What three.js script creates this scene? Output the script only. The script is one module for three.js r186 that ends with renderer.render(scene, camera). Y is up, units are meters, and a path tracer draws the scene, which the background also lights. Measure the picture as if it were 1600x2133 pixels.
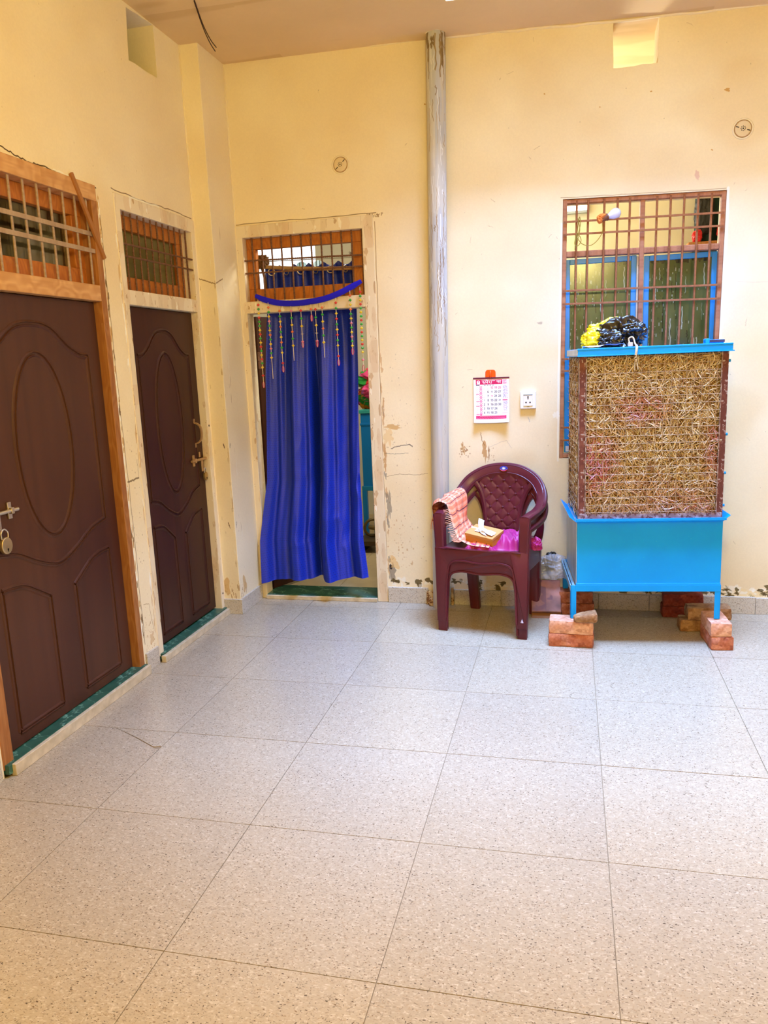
import * as THREE from 'three';
import { RoundedBoxGeometry } from 'three/addons/geometries/RoundedBoxGeometry.js';
import { mergeGeometries, mergeVertices, toCreasedNormals } from 'three/addons/utils/BufferGeometryUtils.js';
import { RectAreaLightUniformsLib } from 'three/addons/lights/RectAreaLightUniformsLib.js';

// ------------------------------------------------------------------ camera, sky, daylight, exposure
const scene = new THREE.Scene();
const camera = new THREE.PerspectiveCamera(66.87, 1600 / 2133, 0.05, 60);
camera.position.set(1.6747, 1.5603, 4.0589);
camera.rotation.set(-0.1904, 0.2386, -0.041, 'YXZ');
scene.add(camera);
const renderer = new THREE.WebGLRenderer({ antialias: true });
renderer.toneMapping = THREE.LinearToneMapping;
renderer.toneMappingExposure = 1.0;
renderer.shadowMap.enabled = true;
RectAreaLightUniformsLib.init();
scene.background = new THREE.Color().setRGB(2.2, 2.3, 2.4);

// light well above the hall: open shaft in the roof, with a glowing sheet added on top in place of the sky
const WELL = { x0: 1.05, x1: 2.95, z0: -0.3, z1: 1.3, top: 6.2 };
const dayColor = new THREE.Color().setRGB(0.47, 0.82, 1.75);
const dayLight = new THREE.RectAreaLight(dayColor, 105, WELL.x1 - WELL.x0 - 0.04, WELL.z1 - WELL.z0 - 0.04);
dayLight.name = 'daylight_from_added_sheet';
dayLight.position.set((WELL.x0 + WELL.x1) / 2, WELL.top - 0.03, (WELL.z0 + WELL.z1) / 2);
dayLight.lookAt((WELL.x0 + WELL.x1) / 2, 0, (WELL.z0 + WELL.z1) / 2);
scene.add(dayLight);
// added warm fill: unseen globe hung above the frame, nearer to the camera
const FILL_LAMP = new THREE.Vector3(1.8, 2.6, 3.4);
const fillColor = new THREE.Color().setRGB(1.0, 0.83, 0.29);
const FILL_POWER = 11;
// added fill tube of the curtained room, then the tube lamp in the room behind the barred window
const ROOM_A_FILL = { x: 1.07, y: 2.75, z: -1.5 };
const TUBE = { x0: 1.32, x1: 1.81, y0: 2.705, y1: 2.79, z: -2.8 };

// ------------------------------------------------------------------ helpers
function rngOf(seed) { let s = seed | 0; return () => { s = (s + 0x6d2b79f5) | 0; let t = Math.imul(s ^ (s >>> 15), 1 | s); t = (t + Math.imul(t ^ (t >>> 7), 61 | t)) ^ t; return ((t ^ (t >>> 14)) >>> 0) / 4294967296; }; }
const lerp = (a, b, t) => a + (b - a) * t, clamp = (x, a = 0, b = 1) => Math.min(b, Math.max(a, x));
const smooth = (a, b, x) => { const t = clamp((x - a) / (b - a)); return t * t * (3 - 2 * t); };
function hash3(x, y, z) { let h = Math.imul(x, 374761393) ^ Math.imul(y, 668265263) ^ Math.imul(z, 1274126177); h = Math.imul(h ^ (h >>> 13), 1274126177); return ((h ^ (h >>> 16)) >>> 0) / 4294967296; }
function noise3(x, y, z) {
  const X = Math.floor(x), Y = Math.floor(y), Z = Math.floor(z); let u = x - X, v = y - Y, w = z - Z;
  u = u * u * (3 - 2 * u); v = v * v * (3 - 2 * v); w = w * w * (3 - 2 * w);
  const a = lerp(lerp(hash3(X, Y, Z), hash3(X + 1, Y, Z), u), lerp(hash3(X, Y + 1, Z), hash3(X + 1, Y + 1, Z), u), v);
  const b = lerp(lerp(hash3(X, Y, Z + 1), hash3(X + 1, Y, Z + 1), u), lerp(hash3(X, Y + 1, Z + 1), hash3(X + 1, Y + 1, Z + 1), u), v);
  return lerp(a, b, w) * 2 - 1;
}
function noise2(x, y, s = 0, per = 0) {
  const X = Math.floor(x), Y = Math.floor(y); let u = x - X, v = y - Y; u = u * u * (3 - 2 * u); v = v * v * (3 - 2 * v);
  const m = per ? (n) => ((n % per) + per) % per : (n) => n;
  return lerp(lerp(hash3(m(X), m(Y), s), hash3(m(X + 1), m(Y), s), u), lerp(hash3(m(X), m(Y + 1), s), hash3(m(X + 1), m(Y + 1), s), u), v) * 2 - 1;
}
const V = (x, y, z) => new THREE.Vector3(x, y, z);
const used = new Map();
function numbered(n) { const k = used.get(n) || 0; used.set(n, k + 1); return k ? n + '_' + String(k).padStart(3, '0') : n; }
function shade(o) { o.castShadow = true; o.receiveShadow = true; return o; }
function part(name, geo, mat, parent, label) {
  const g = Array.isArray(geo) ? merge(geo) : geo;
  const m = shade(new THREE.Mesh(g, mat)); m.name = name; parent.add(m);
  if (label) m.userData.label = label;
  return m;
}
function thing(name, label, category, pos = [0, 0, 0], turn = 0, group) {
  const o = new THREE.Group(); o.name = numbered(name); scene.add(o); o.position.set(...pos); o.rotation.y = turn;
  o.userData = { label, category }; if (group) o.userData.group = group; return o;
}
function struct(name, label, geo, mat) {
  let o;
  if (geo) { o = shade(new THREE.Mesh(Array.isArray(geo) ? merge(geo) : geo, mat)); } else o = new THREE.Group();
  o.name = name; o.userData = { kind: 'structure', label, category: name.split('_')[0] }; scene.add(o); return o;
}
function one(name, label, category, geo, mat, pos = [0, 0, 0], turn = 0, group) {
  const m = shade(new THREE.Mesh(Array.isArray(geo) ? merge(geo) : geo, mat)); m.name = numbered(name); scene.add(m);
  m.position.set(...pos); m.rotation.y = turn; m.userData = { label, category }; if (group) m.userData.group = group; return m;
}
function merge(list) {
  const col = list.some((g) => g.attributes.color);
  const l = list.map((g) => {
    let q = g.index ? g.toNonIndexed() : g;
    if (!q.attributes.uv) q.setAttribute('uv', new THREE.BufferAttribute(new Float32Array(q.attributes.position.count * 2), 2));
    if (!q.attributes.normal) q.computeVertexNormals();
    for (const k of Object.keys(q.attributes)) if (!['position', 'normal', 'uv'].includes(k) && !(col && k === 'color')) q.deleteAttribute(k);
    return q;
  });
  return l.length === 1 ? l[0] : mergeGeometries(l);
}
// texture coordinates in metres, by the way each face points
function boxUV(g) {
  const q = g.index ? g.toNonIndexed() : g, p = q.attributes.position, n = q.attributes.normal, uv = new Float32Array(p.count * 2);
  for (let i = 0; i < p.count; i += 3) {
    let a = 0, b = 0, c = 0;
    for (let k = 0; k < 3; k++) { a += Math.abs(n.getX(i + k)); b += Math.abs(n.getY(i + k)); c += Math.abs(n.getZ(i + k)); }
    for (let k = i; k < i + 3; k++) {
      const x = p.getX(k), y = p.getY(k), z = p.getZ(k);
      if (a >= b && a >= c) { uv[k * 2] = z; uv[k * 2 + 1] = y; } else if (b >= c) { uv[k * 2] = x; uv[k * 2 + 1] = z; } else { uv[k * 2] = x; uv[k * 2 + 1] = y; }
    }
  }
  q.setAttribute('uv', new THREE.BufferAttribute(uv, 2)); return q;
}
function bx(x0, x1, y0, y1, z0, z1, r = 0.003) {
  const w = Math.abs(x1 - x0), h = Math.abs(y1 - y0), d = Math.abs(z1 - z0), rr = Math.min(r, w * 0.45, h * 0.45, d * 0.45);
  const g = rr > 0 ? new RoundedBoxGeometry(w, h, d, 1, rr) : new THREE.BoxGeometry(w, h, d);
  g.translate((x0 + x1) / 2, (y0 + y1) / 2, (z0 + z1) / 2); return boxUV(g);
}
function rod(a, b, r, seg = 6, r2 = r) {
  const A = V(...a), B = V(...b), d = B.clone().sub(A), g = new THREE.CylinderGeometry(r2, r, d.length(), seg, 1);
  g.applyQuaternion(new THREE.Quaternion().setFromUnitVectors(V(0, 1, 0), d.clone().normalize()));
  g.translate((A.x + B.x) / 2, (A.y + B.y) / 2, (A.z + B.z) / 2); return g;
}
function flat(a, b, w, t, up = [0, 0, 1]) {   // flat bar of width w and thickness t along up
  const A = V(...a), B = V(...b), d = B.clone().sub(A), L = d.length(), g = new RoundedBoxGeometry(w, L, t, 1, Math.min(w, t) * 0.2);
  const Y = d.normalize(), Z = V(...up).addScaledVector(Y, -V(...up).dot(Y)).normalize(), X = Y.clone().cross(Z);
  g.applyMatrix4(new THREE.Matrix4().makeBasis(X, Y, Z)); g.translate((A.x + B.x) / 2, (A.y + B.y) / 2, (A.z + B.z) / 2); return g;
}
function twisted(a, b, s, turns) {            // twisted square rod
  const A = V(...a), B = V(...b), d = B.clone().sub(A), L = d.length(), n = Math.max(8, Math.round(turns * 8)), g = new THREE.BoxGeometry(s, L, s, 1, n, 1), p = g.attributes.position;
  for (let i = 0; i < p.count; i++) { const t = (p.getY(i) / L + 0.5) * turns * Math.PI * 2, x = p.getX(i), z = p.getZ(i); p.setX(i, x * Math.cos(t) - z * Math.sin(t)); p.setZ(i, x * Math.sin(t) + z * Math.cos(t)); }
  g.computeVertexNormals();
  g.applyQuaternion(new THREE.Quaternion().setFromUnitVectors(V(0, 1, 0), d.normalize())); g.translate((A.x + B.x) / 2, (A.y + B.y) / 2, (A.z + B.z) / 2); return g;
}
function tube(pts, r, seg = 40, rad = 6, closed = false) { return new THREE.TubeGeometry(new THREE.CatmullRomCurve3(pts.map((q) => V(...q)), closed), seg, r, rad, closed); }
function grid(nu, nv, f, uvf) {               // surface from f(u,v) -> [x,y,z]
  const pos = [], uv = [], idx = [];
  for (let j = 0; j <= nv; j++) for (let i = 0; i <= nu; i++) { const u = i / nu, v = j / nv; pos.push(...f(u, v)); uv.push(...(uvf ? uvf(u, v) : [u, v])); }
  for (let j = 0; j < nv; j++) for (let i = 0; i < nu; i++) { const a = j * (nu + 1) + i, b = a + 1, c = a + nu + 1, d = c + 1; idx.push(a, b, d, a, d, c); }
  const g = new THREE.BufferGeometry(); g.setAttribute('position', new THREE.Float32BufferAttribute(pos, 3)); g.setAttribute('uv', new THREE.Float32BufferAttribute(uv, 2)); g.setIndex(idx); g.computeVertexNormals(); return g;
}
// sweep a closed profile [[a,b],...] along points with given normals; a runs along T x N, b along N
function sweep(pts, nors, prof, scaleAt = () => [1, 1], caps = true, loop = false) {
  const P = pts.map((q) => V(...q)), n = P.length, m = prof.length, pos = [], uv = [], idx = []; let len = 0;
  for (let i = 0; i < n; i++) {
    const T = (loop && (i === 0 || i === n - 1) ? P[1].clone().sub(P[n - 2]) : P[Math.min(n - 1, i + 1)].clone().sub(P[Math.max(0, i - 1)])).normalize(), N = V(...nors[i]).addScaledVector(T, -V(...nors[i]).dot(T)).normalize(), B = T.clone().cross(N), s = scaleAt(i / (n - 1));
    if (i) len += P[i].distanceTo(P[i - 1]);
    for (let k = 0; k <= m; k++) { const [a, b] = prof[k % m]; const q = P[i].clone().addScaledVector(B, a * s[0]).addScaledVector(N, b * s[1]); pos.push(q.x, q.y, q.z); uv.push(len, k / m * 0.1); }
  }
  for (let i = 0; i < n - 1; i++) for (let k = 0; k < m; k++) { const a = i * (m + 1) + k, b = a + 1, c = a + m + 1, d = c + 1; idx.push(a, c, b, b, c, d); }
  if (caps) for (const [r, f] of [[0, 1], [n - 1, 0]]) { const o = r * (m + 1); for (let k = 1; k < m - 1; k++) f ? idx.push(o, o + k, o + k + 1) : idx.push(o, o + k + 1, o + k); }
  const g = new THREE.BufferGeometry(); g.setAttribute('position', new THREE.Float32BufferAttribute(pos, 3)); g.setAttribute('uv', new THREE.Float32BufferAttribute(uv, 2)); g.setIndex(idx);
  return toCreasedNormals(g, 0.7);
}
function curve3(pts, n, closed = false) { return new THREE.CatmullRomCurve3(pts.map((q) => V(...q)), closed).getPoints(n).map((q) => [q.x, q.y, q.z]); }
function rough(w, h, d, seed, amp = 0.004, round = 0.008, seg = [14, 5, 7]) {   // rough-edged block (brick, stone), base at y = 0
  const g = mergeVertices(new THREE.BoxGeometry(w, h, d, ...seg).deleteAttribute('uv').deleteAttribute('normal')), p = g.attributes.position;
  for (let i = 0; i < p.count; i++) {
    let q = V(p.getX(i), p.getY(i), p.getZ(i)); const c = V(clamp(q.x, -w / 2 + round, w / 2 - round), clamp(q.y, -h / 2 + round, h / 2 - round), clamp(q.z, -d / 2 + round, d / 2 - round)), o = q.clone().sub(c);
    if (o.length() > round * 0.7) q = c.add(o.normalize().multiplyScalar(round));
    const s = 38, k = seed * 7.3, nn = noise3(q.x * s + k, q.y * s, q.z * s), n2 = noise3(q.x * 95 + k, q.y * 95, q.z * 95 + 4);
    const dir = q.clone().divide(V(w / 2, h / 2, d / 2)); const ax = Math.abs(dir.x) > Math.abs(dir.y) && Math.abs(dir.x) > Math.abs(dir.z) ? 'x' : Math.abs(dir.z) > Math.abs(dir.y) ? 'z' : 'y';
    q[ax] += Math.sign(dir[ax]) * (Math.min(0, nn) * amp * (ax === 'y' ? 0.4 : 1) + n2 * amp * (ax === 'y' ? 0.12 : 0.35));
    p.setXYZ(i, q.x, q.y, q.z);
  }
  g.translate(0, h / 2, 0); g.computeVertexNormals(); return boxUV(toCreasedNormals(g, 0.6));
}
function blob(rx, ry, rz, seed, amp = 0.3, freq = 3, det = 5, fold = 1) {      // crumpled lump, base at y = 0
  const g = mergeVertices(new THREE.IcosahedronGeometry(1, det * 6).deleteAttribute('uv').deleteAttribute('normal')), p = g.attributes.position;
  for (let i = 0; i < p.count; i++) {
    const q = V(p.getX(i), p.getY(i), p.getZ(i)), k = seed * 11.7, a = 1 - 2 * Math.abs(noise3(q.x * freq + k, q.y * freq, q.z * freq)), b = 1 - 2 * Math.abs(noise3(q.x * freq * 2.3 + k, q.y * freq * 2.3 + 9, q.z * freq * 2.3)), c = noise3(q.x * 1.2 + k, q.y * 1.2, q.z * 1.2 + 5);
    q.multiplyScalar(1 + amp * (0.5 * c + fold * (0.35 * a + 0.2 * b)) - amp * 0.2);
    p.setXYZ(i, q.x * rx, Math.max(q.y, -0.8) * ry, q.z * rz);
  }
  g.computeBoundingBox(); g.translate(0, -g.boundingBox.min.y, 0); g.computeVertexNormals(); return boxUV(g);
}
// ---- textures
function canvasTex(w, h, draw, rx = 1, ry = 1, srgb = true) {
  const c = document.createElement('canvas'); c.width = w; c.height = h; draw(c.getContext('2d'), w, h);
  const t = new THREE.CanvasTexture(c); t.wrapS = t.wrapT = THREE.RepeatWrapping; t.repeat.set(rx, ry); t.magFilter = THREE.LinearFilter; if (srgb) t.colorSpace = THREE.SRGBColorSpace; return t;
}
function pixelTex(w, h, f, rx = 1, ry = 1, srgb = true) {   // f(x01, y01) -> [r,g,b] 0..255
  const d = new Uint8Array(w * h * 4);
  for (let j = 0; j < h; j++) for (let i = 0; i < w; i++) { const c = f(i / w, j / h, i, j), o = (j * w + i) * 4; d[o] = clamp(c[0], 0, 255); d[o + 1] = clamp(c[1], 0, 255); d[o + 2] = clamp(c[2], 0, 255); d[o + 3] = 255; }
  const t = new THREE.DataTexture(d, w, h); t.wrapS = t.wrapT = THREE.RepeatWrapping; t.repeat.set(rx, ry); t.magFilter = THREE.LinearFilter; t.minFilter = THREE.LinearFilter; if (srgb) t.colorSpace = THREE.SRGBColorSpace; t.needsUpdate = true; return t;
}
const fbm = (x, y, s, per, oct = 4) => { let a = 0, k = 1, f = 1; for (let i = 0; i < oct; i++) { a += k * noise2(x * f, y * f, s + i, per ? per * f : 0); k *= 0.5; f *= 2; } return a; };
const mix3 = (a, b, t) => [lerp(a[0], b[0], t), lerp(a[1], b[1], t), lerp(a[2], b[2], t)];
const std = (o) => new THREE.MeshStandardMaterial(o), phys = (o) => new THREE.MeshPhysicalMaterial(o);

// ------------------------------------------------------------------ materials
const CREAM = [244, 227, 188];
const plasterBump = pixelTex(512, 512, (x, y) => { const v = 128 + 50 * fbm(x * 8, y * 8, 3, 8, 5); return [v, v, v]; }, 1 / 0.7, 1 / 0.7, false);
const plainPlaster = std({ map: pixelTex(512, 512, (x, y) => { const n = fbm(x * 4, y * 4, 11, 4, 5), d = noise2(x * 128, y * 128, 5, 128); return CREAM.map((c, k) => c + n * (5 + k * 2) + d * 2); }, 1 / 1.6, 1 / 1.6), bumpMap: plasterBump, bumpScale: 0.0015, roughness: 0.85 });
const ceilMat = std({ map: pixelTex(1024, 1024, (x, y) => { const n = fbm(x * 4, y * 4, 21, 4, 5), s = smooth(0.25, 0.6, fbm(x * 3, y * 12, 27, 0, 3)); return mix3([236, 204, 150], [214, 176, 118], s * 0.5).map((c) => c + n * 6); }, 1 / 2.4, 1 / 2.4), bumpMap: plasterBump, bumpScale: 0.003, roughness: 0.9 });
function wallTexture(a0, a1, b0, b1, seed, marks) {
  const W = 2048, H = 2048, S = W / (a1 - a0), SY = H / (b1 - b0);
  const t = canvasTex(W, H, (g) => {
    const im = g.createImageData(W, H), d = im.data;
    for (let j = 0; j < H; j++) for (let i = 0; i < W; i++) {
      const x = i / S, y = j / SY, n = fbm(x * 3, y * 3, seed, 0, 3), f = noise2(x * 160, y * 160, seed + 9), m = smooth(0.35, 0.8, fbm(x * 1.3, y * 1.6, seed + 20, 0, 3)), o = (j * W + i) * 4;
      for (let k = 0; k < 3; k++) d[o + k] = clamp(CREAM[k] + n * (4 + 2 * k) + f * 2 - m * [5, 9, 14][k], 0, 255);
      d[o + 3] = 255;
    }
    g.putImageData(im, 0, 0);
    const X = (a) => (a - a0) * S, Y = (b) => (b1 - b) * SY, R = rngOf(seed * 31 + 7);
    const pen = {
      g, X, Y, S, R,
      line(pts, w, color, jit = 0.004) { g.strokeStyle = color; g.lineWidth = w * S; g.lineCap = 'round'; g.lineJoin = 'round'; g.beginPath(); pts.forEach(([a, b], i) => { const n = i ? 8 : 1; const p0 = pts[Math.max(0, i - 1)]; for (let k = 1; k <= n; k++) { const t = k / n, x = lerp(p0[0], a, t) + (R() - 0.5) * jit, y = lerp(p0[1], b, t) + (R() - 0.5) * jit; i || k > 1 ? g.lineTo(X(x), Y(y)) : g.moveTo(X(x), Y(y)); } }); g.stroke(); },
      patch(a, b, ra, rb, color, rag = 0.4, n = 26) { g.fillStyle = color; g.beginPath(); const ph = R() * 9; for (let k = 0; k < n; k++) { const t = k / n * Math.PI * 2, r = 1 + rag * noise2(Math.cos(t) * 2.4 + ph, Math.sin(t) * 2.4 + ph, seed) + rag * 0.5 * (R() - 0.5); g.lineTo(X(a + Math.cos(t) * ra * r), Y(b + Math.sin(t) * rb * r)); } g.fill(); },
      specks(n, a, b, ra, rb, s, color) { g.fillStyle = color; for (let k = 0; k < n; k++) { const x = a + (R() * 2 - 1) * ra, y = b + (R() * 2 - 1) * rb, q = s * (0.3 + R()) * S; g.fillRect(X(x), Y(y), q * (0.5 + R()), q * (0.5 + R() * 1.6)); } },
    };
    marks(pen);
  }, 1 / (a1 - a0), 1 / (b1 - b0));
  t.offset.set(-a0 / (a1 - a0), -b0 / (b1 - b0));
  return std({ map: t, bumpMap: plasterBump, bumpScale: 0.0018, roughness: 0.82 });
}
const BACK_Z = -0.745, LEFT_X = -0.5;
const wallBackMat = wallTexture(-0.5, 2.95, 0, 3.45, 5, (p) => {
  const brown = 'rgba(120,70,25,', tan = 'rgba(196,150,92,', white = 'rgba(252,250,240,';
  // torn paint under the calendar
  p.patch(1.165, 1.0, 0.013, 0.055, tan + '0.9)', 0.7); p.patch(1.19, 0.985, 0.005, 0.035, brown + '0.55)', 0.8); p.line([[1.14, 1.11], [1.15, 1.06], [1.165, 1.03]], 0.003, brown + '0.7)');
  p.patch(1.03, 1.01, 0.012, 0.03, tan + '0.7)', 0.9); p.specks(26, 1.04, 1.0, 0.035, 0.04, 0.006, brown + '0.5)'); p.specks(14, 1.19, 0.97, 0.03, 0.05, 0.005, brown + '0.4)');
  p.line([[1.2, 1.02], [1.26, 1.05], [1.3, 1.06], [1.33, 1.01]], 0.002, 'rgba(150,140,130,0.4)');
  // wall right of the curtain door: bare strips, holes, scratches
  for (let k = 0; k < 26; k++) { const y = 0.18 + p.R() * 1.45; p.patch(0.522 + p.R() * 0.012, y, 0.004 + p.R() * 0.006, 0.012 + p.R() * 0.035, p.R() < 0.6 ? tan + '0.55)' : 'rgba(130,122,110,0.6)', 0.8, 12); }
  p.patch(0.545, 0.66, 0.014, 0.085, 'rgba(150,140,120,0.75)', 0.5); p.patch(0.548, 0.2, 0.022, 0.06, 'rgba(150,138,118,0.85)', 0.45); p.patch(0.538, 0.24, 0.01, 0.014, 'rgba(40,30,20,0.9)', 0.5);
  p.patch(0.56, 0.27, 0.03, 0.05, 'rgba(226,178,98,0.5)', 0.5);
  p.patch(0.585, 1.155, 0.045, 0.016, 'rgba(206,160,92,0.7)', 0.5); p.patch(0.56, 1.1, 0.03, 0.05, 'rgba(228,190,120,0.45)', 0.6);
  p.line([[0.57, 1.02], [0.62, 1.035], [0.69, 1.045], [0.71, 1.03]], 0.004, 'rgba(70,60,50,0.8)'); p.line([[0.53, 0.99], [0.6, 0.985], [0.68, 0.99]], 0.002, 'rgba(90,80,60,0.6)');
  p.line([[0.53, 0.84], [0.62, 0.855], [0.74, 0.85], [0.8, 0.86]], 0.002, 'rgba(120,90,50,0.7)');
  p.specks(120, 0.66, 0.75, 0.13, 0.5, 0.004, 'rgba(120,90,50,0.28)'); p.specks(50, 0.62, 1.3, 0.1, 0.35, 0.004, 'rgba(130,110,80,0.3)');
  p.specks(60, 0.6, 0.4, 0.09, 0.18, 0.006, 'rgba(196,150,92,0.5)');
  // blistered paint above the skirting
  for (const [a0, a1] of [[0.53, 0.8], [0.95, 1.6], [2.0, 2.95]]) for (let k = 0; k < (a1 - a0) * 46; k++) { const a = lerp(a0, a1, p.R()), h = 0.108 + p.R() * 0.05; p.patch(a, h, 0.008 + p.R() * 0.02, 0.006 + p.R() * 0.016, p.R() < 0.4 ? 'rgba(84,66,24,0.8)' : white + '0.55)', 0.9, 12); }
  for (let k = 0; k < 26; k++) p.patch(2.45 + p.R() * 0.5, 0.112 + p.R() * 0.035, 0.006 + p.R() * 0.016, 0.004 + p.R() * 0.014, p.R() < 0.7 ? 'rgba(84,66,26,0.75)' : 'rgba(240,216,160,0.8)', 0.9, 14);
  // plaster repair round the window, door head cracks
  p.line([[2.512, 2.42], [2.507, 1.9], [2.5, 1.5]], 0.014, white + '0.75)'); p.line([[1.627, 2.3], [1.612, 1.6], [1.606, 0.93]], 0.01, white + '0.6)');
  p.line([[-0.4, 2.447], [-0.1, 2.452], [0.2, 2.447], [0.53, 2.45]], 0.0035, 'rgba(90,62,25,0.85)'); p.specks(40, 0.52, 2.44, 0.05, 0.012, 0.006, 'rgba(120,84,40,0.6)');
  p.line([[0.522, 2.4], [0.52, 1.9], [0.514, 1.3], [0.51, 0.2]], 0.004, 'rgba(120,84,40,0.6)');
  p.line([[1.62, 2.442], [2.0, 2.43], [2.5, 2.416]], 0.003, 'rgba(120,84,40,0.5)');
  // odd marks, filled nail holes
  for (const [a, b, r] of [[2.485, 2.912, 0.012], [2.42, 2.62, 0.005], [0.85, 3.02, 0.006], [1.83, 2.9, 0.004], [2.1, 2.95, 0.005], [1.53, 3.0, 0.004]]) p.patch(a, b, r, r * 0.8, 'rgba(196,140,60,0.8)', 0.6);
  for (let k = 0; k < 46; k++) { const a = p.R() * 3.4 - 0.4, b = 0.3 + p.R() * 3, l = 0.01 + p.R() * 0.03, t = p.R() * 6; p.line([[a, b], [a + Math.cos(t) * l, b + Math.sin(t) * l]], 0.0016, 'rgba(130,100,60,' + (0.25 + p.R() * 0.4) + ')'); }
  p.specks(160, 1.6, 1.6, 1.9, 1.6, 0.003, 'rgba(110,90,60,0.3)');
  p.patch(1.6, 1.21, 0.02, 0.02, white + '0.5)', 0.6); p.line([[1.43, 1.2], [1.44, 1.17]], 0.004, 'rgba(170,165,160,0.6)'); p.patch(2.35, 2.5, 0.012, 0.022, 'rgba(222,180,160,0.7)', 0.5);
  p.patch(1.5, 1.75, 0.014, 0.008, 'rgba(190,170,140,0.8)', 0.5); p.line([[2.9, 1.9], [2.58, 1.92]], 0.002, 'rgba(140,130,120,0.25)');
});
const wallLeftMat = wallTexture(-0.42, 2.9, 0, 3.45, 8, (p) => {
  p.line([[1.34, 2.46], [1.234, 2.455], [1.15, 2.44], [1.065, 2.43], [0.97, 2.435], [0.843, 2.425], [0.7, 2.425], [0.59, 2.42]], 0.005, 'rgba(60,38,14,0.9)', 0.006);
  p.line([[1.06, 2.425], [0.95, 2.415], [0.88, 2.42]], 0.003, 'rgba(90,60,25,0.8)', 0.006); p.line([[0.9, 2.435], [0.74, 2.428], [0.62, 2.425]], 0.008, 'rgba(252,246,226,0.9)', 0.006);
  p.line([[0.46, 2.445], [0.2, 2.44], [-0.1, 2.443], [-0.38, 2.44]], 0.004, 'rgba(90,60,25,0.8)', 0.006); p.line([[0.3, 2.436], [0.0, 2.438]], 0.01, 'rgba(252,248,232,0.7)', 0.008);
  // broken plaster edge beside the two frames
  for (let k = 0; k < 60; k++) { const y = 0.1 + p.R() * 2.25, r = p.R(); p.patch(0.595 - p.R() * 0.014, y, 0.002 + p.R() * 0.006, 0.01 + p.R() * 0.03, r < 0.45 ? 'rgba(255,250,235,0.9)' : r < 0.75 ? 'rgba(196,146,76,0.75)' : 'rgba(110,80,40,0.8)', 0.8, 12); }
  p.line([[0.58, 2.3], [0.583, 1.6], [0.572, 1.0], [0.576, 0.15]], 0.003, 'rgba(80,52,20,0.85)', 0.008);
  for (let k = 0; k < 22; k++) { const y = 0.1 + p.R() * 2.25; p.patch(0.455 + p.R() * 0.01, y, 0.003 + p.R() * 0.005, 0.015 + p.R() * 0.05, p.R() < 0.5 ? 'rgba(206,164,104,0.6)' : 'rgba(255,252,240,0.8)', 0.7, 12); }
  p.line([[0.577, 1.019], [0.53, 1.018], [0.471, 1.026]], 0.008, 'rgba(120,100,70,0.85)', 0.006); p.line([[0.472, 1.12], [0.473, 1.03]], 0.002, 'rgba(90,60,25,0.7)');
  p.line([[0.55, 0.36], [0.5, 0.35], [0.475, 0.2]], 0.003, 'rgba(150,110,60,0.6)'); p.specks(60, 0.52, 0.2, 0.05, 0.1, 0.005, 'rgba(190,150,96,0.6)'); p.patch(0.5, 0.16, 0.02, 0.03, 'rgba(206,166,110,0.5)', 0.6);
  p.specks(40, 0.52, 0.8, 0.05, 0.5, 0.004, 'rgba(130,100,60,0.4)'); p.specks(60, 1.2, 2.9, 1.2, 0.4, 0.003, 'rgba(130,90,40,0.3)');
  p.line([[0.43, 2.1], [0.44, 1.98]], 0.002, 'rgba(110,80,40,0.5)');
});
const pilasterMat = wallTexture(-0.75, 0.0, 0, 3.45, 14, (p) => {
  for (const a of [-0.5, -0.4]) for (let k = 0; k < 14; k++) { const y = 0.1 + p.R() * 2.3; p.patch(a + (p.R() - 0.5) * 0.02, y, 0.0015 + p.R() * 0.0015, 0.01 + p.R() * 0.03, p.R() < 0.5 ? 'rgba(150,110,56,0.5)' : 'rgba(255,250,232,0.6)', 0.7, 12); }
  p.line([[-0.5, 2.1], [-0.44, 2.08], [-0.39, 2.06]], 0.0015, 'rgba(120,90,50,0.7)'); 
  p.patch(-0.48, 0.17, 0.025, 0.05, 'rgba(206,160,92,0.6)', 0.6); p.specks(40, -0.45, 0.16, 0.06, 0.05, 0.003, 'rgba(150,100,40,0.6)'); p.specks(24, -0.43, 0.9, 0.08, 0.7, 0.003, 'rgba(130,100,60,0.35)');
  p.line([[-0.43, 0.6], [-0.42, 0.57]], 0.003, 'rgba(100,70,36,0.7)'); p.line([[-0.42, 1.1], [-0.415, 1.08]], 0.003, 'rgba(80,50,26,0.8)');
});
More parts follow.
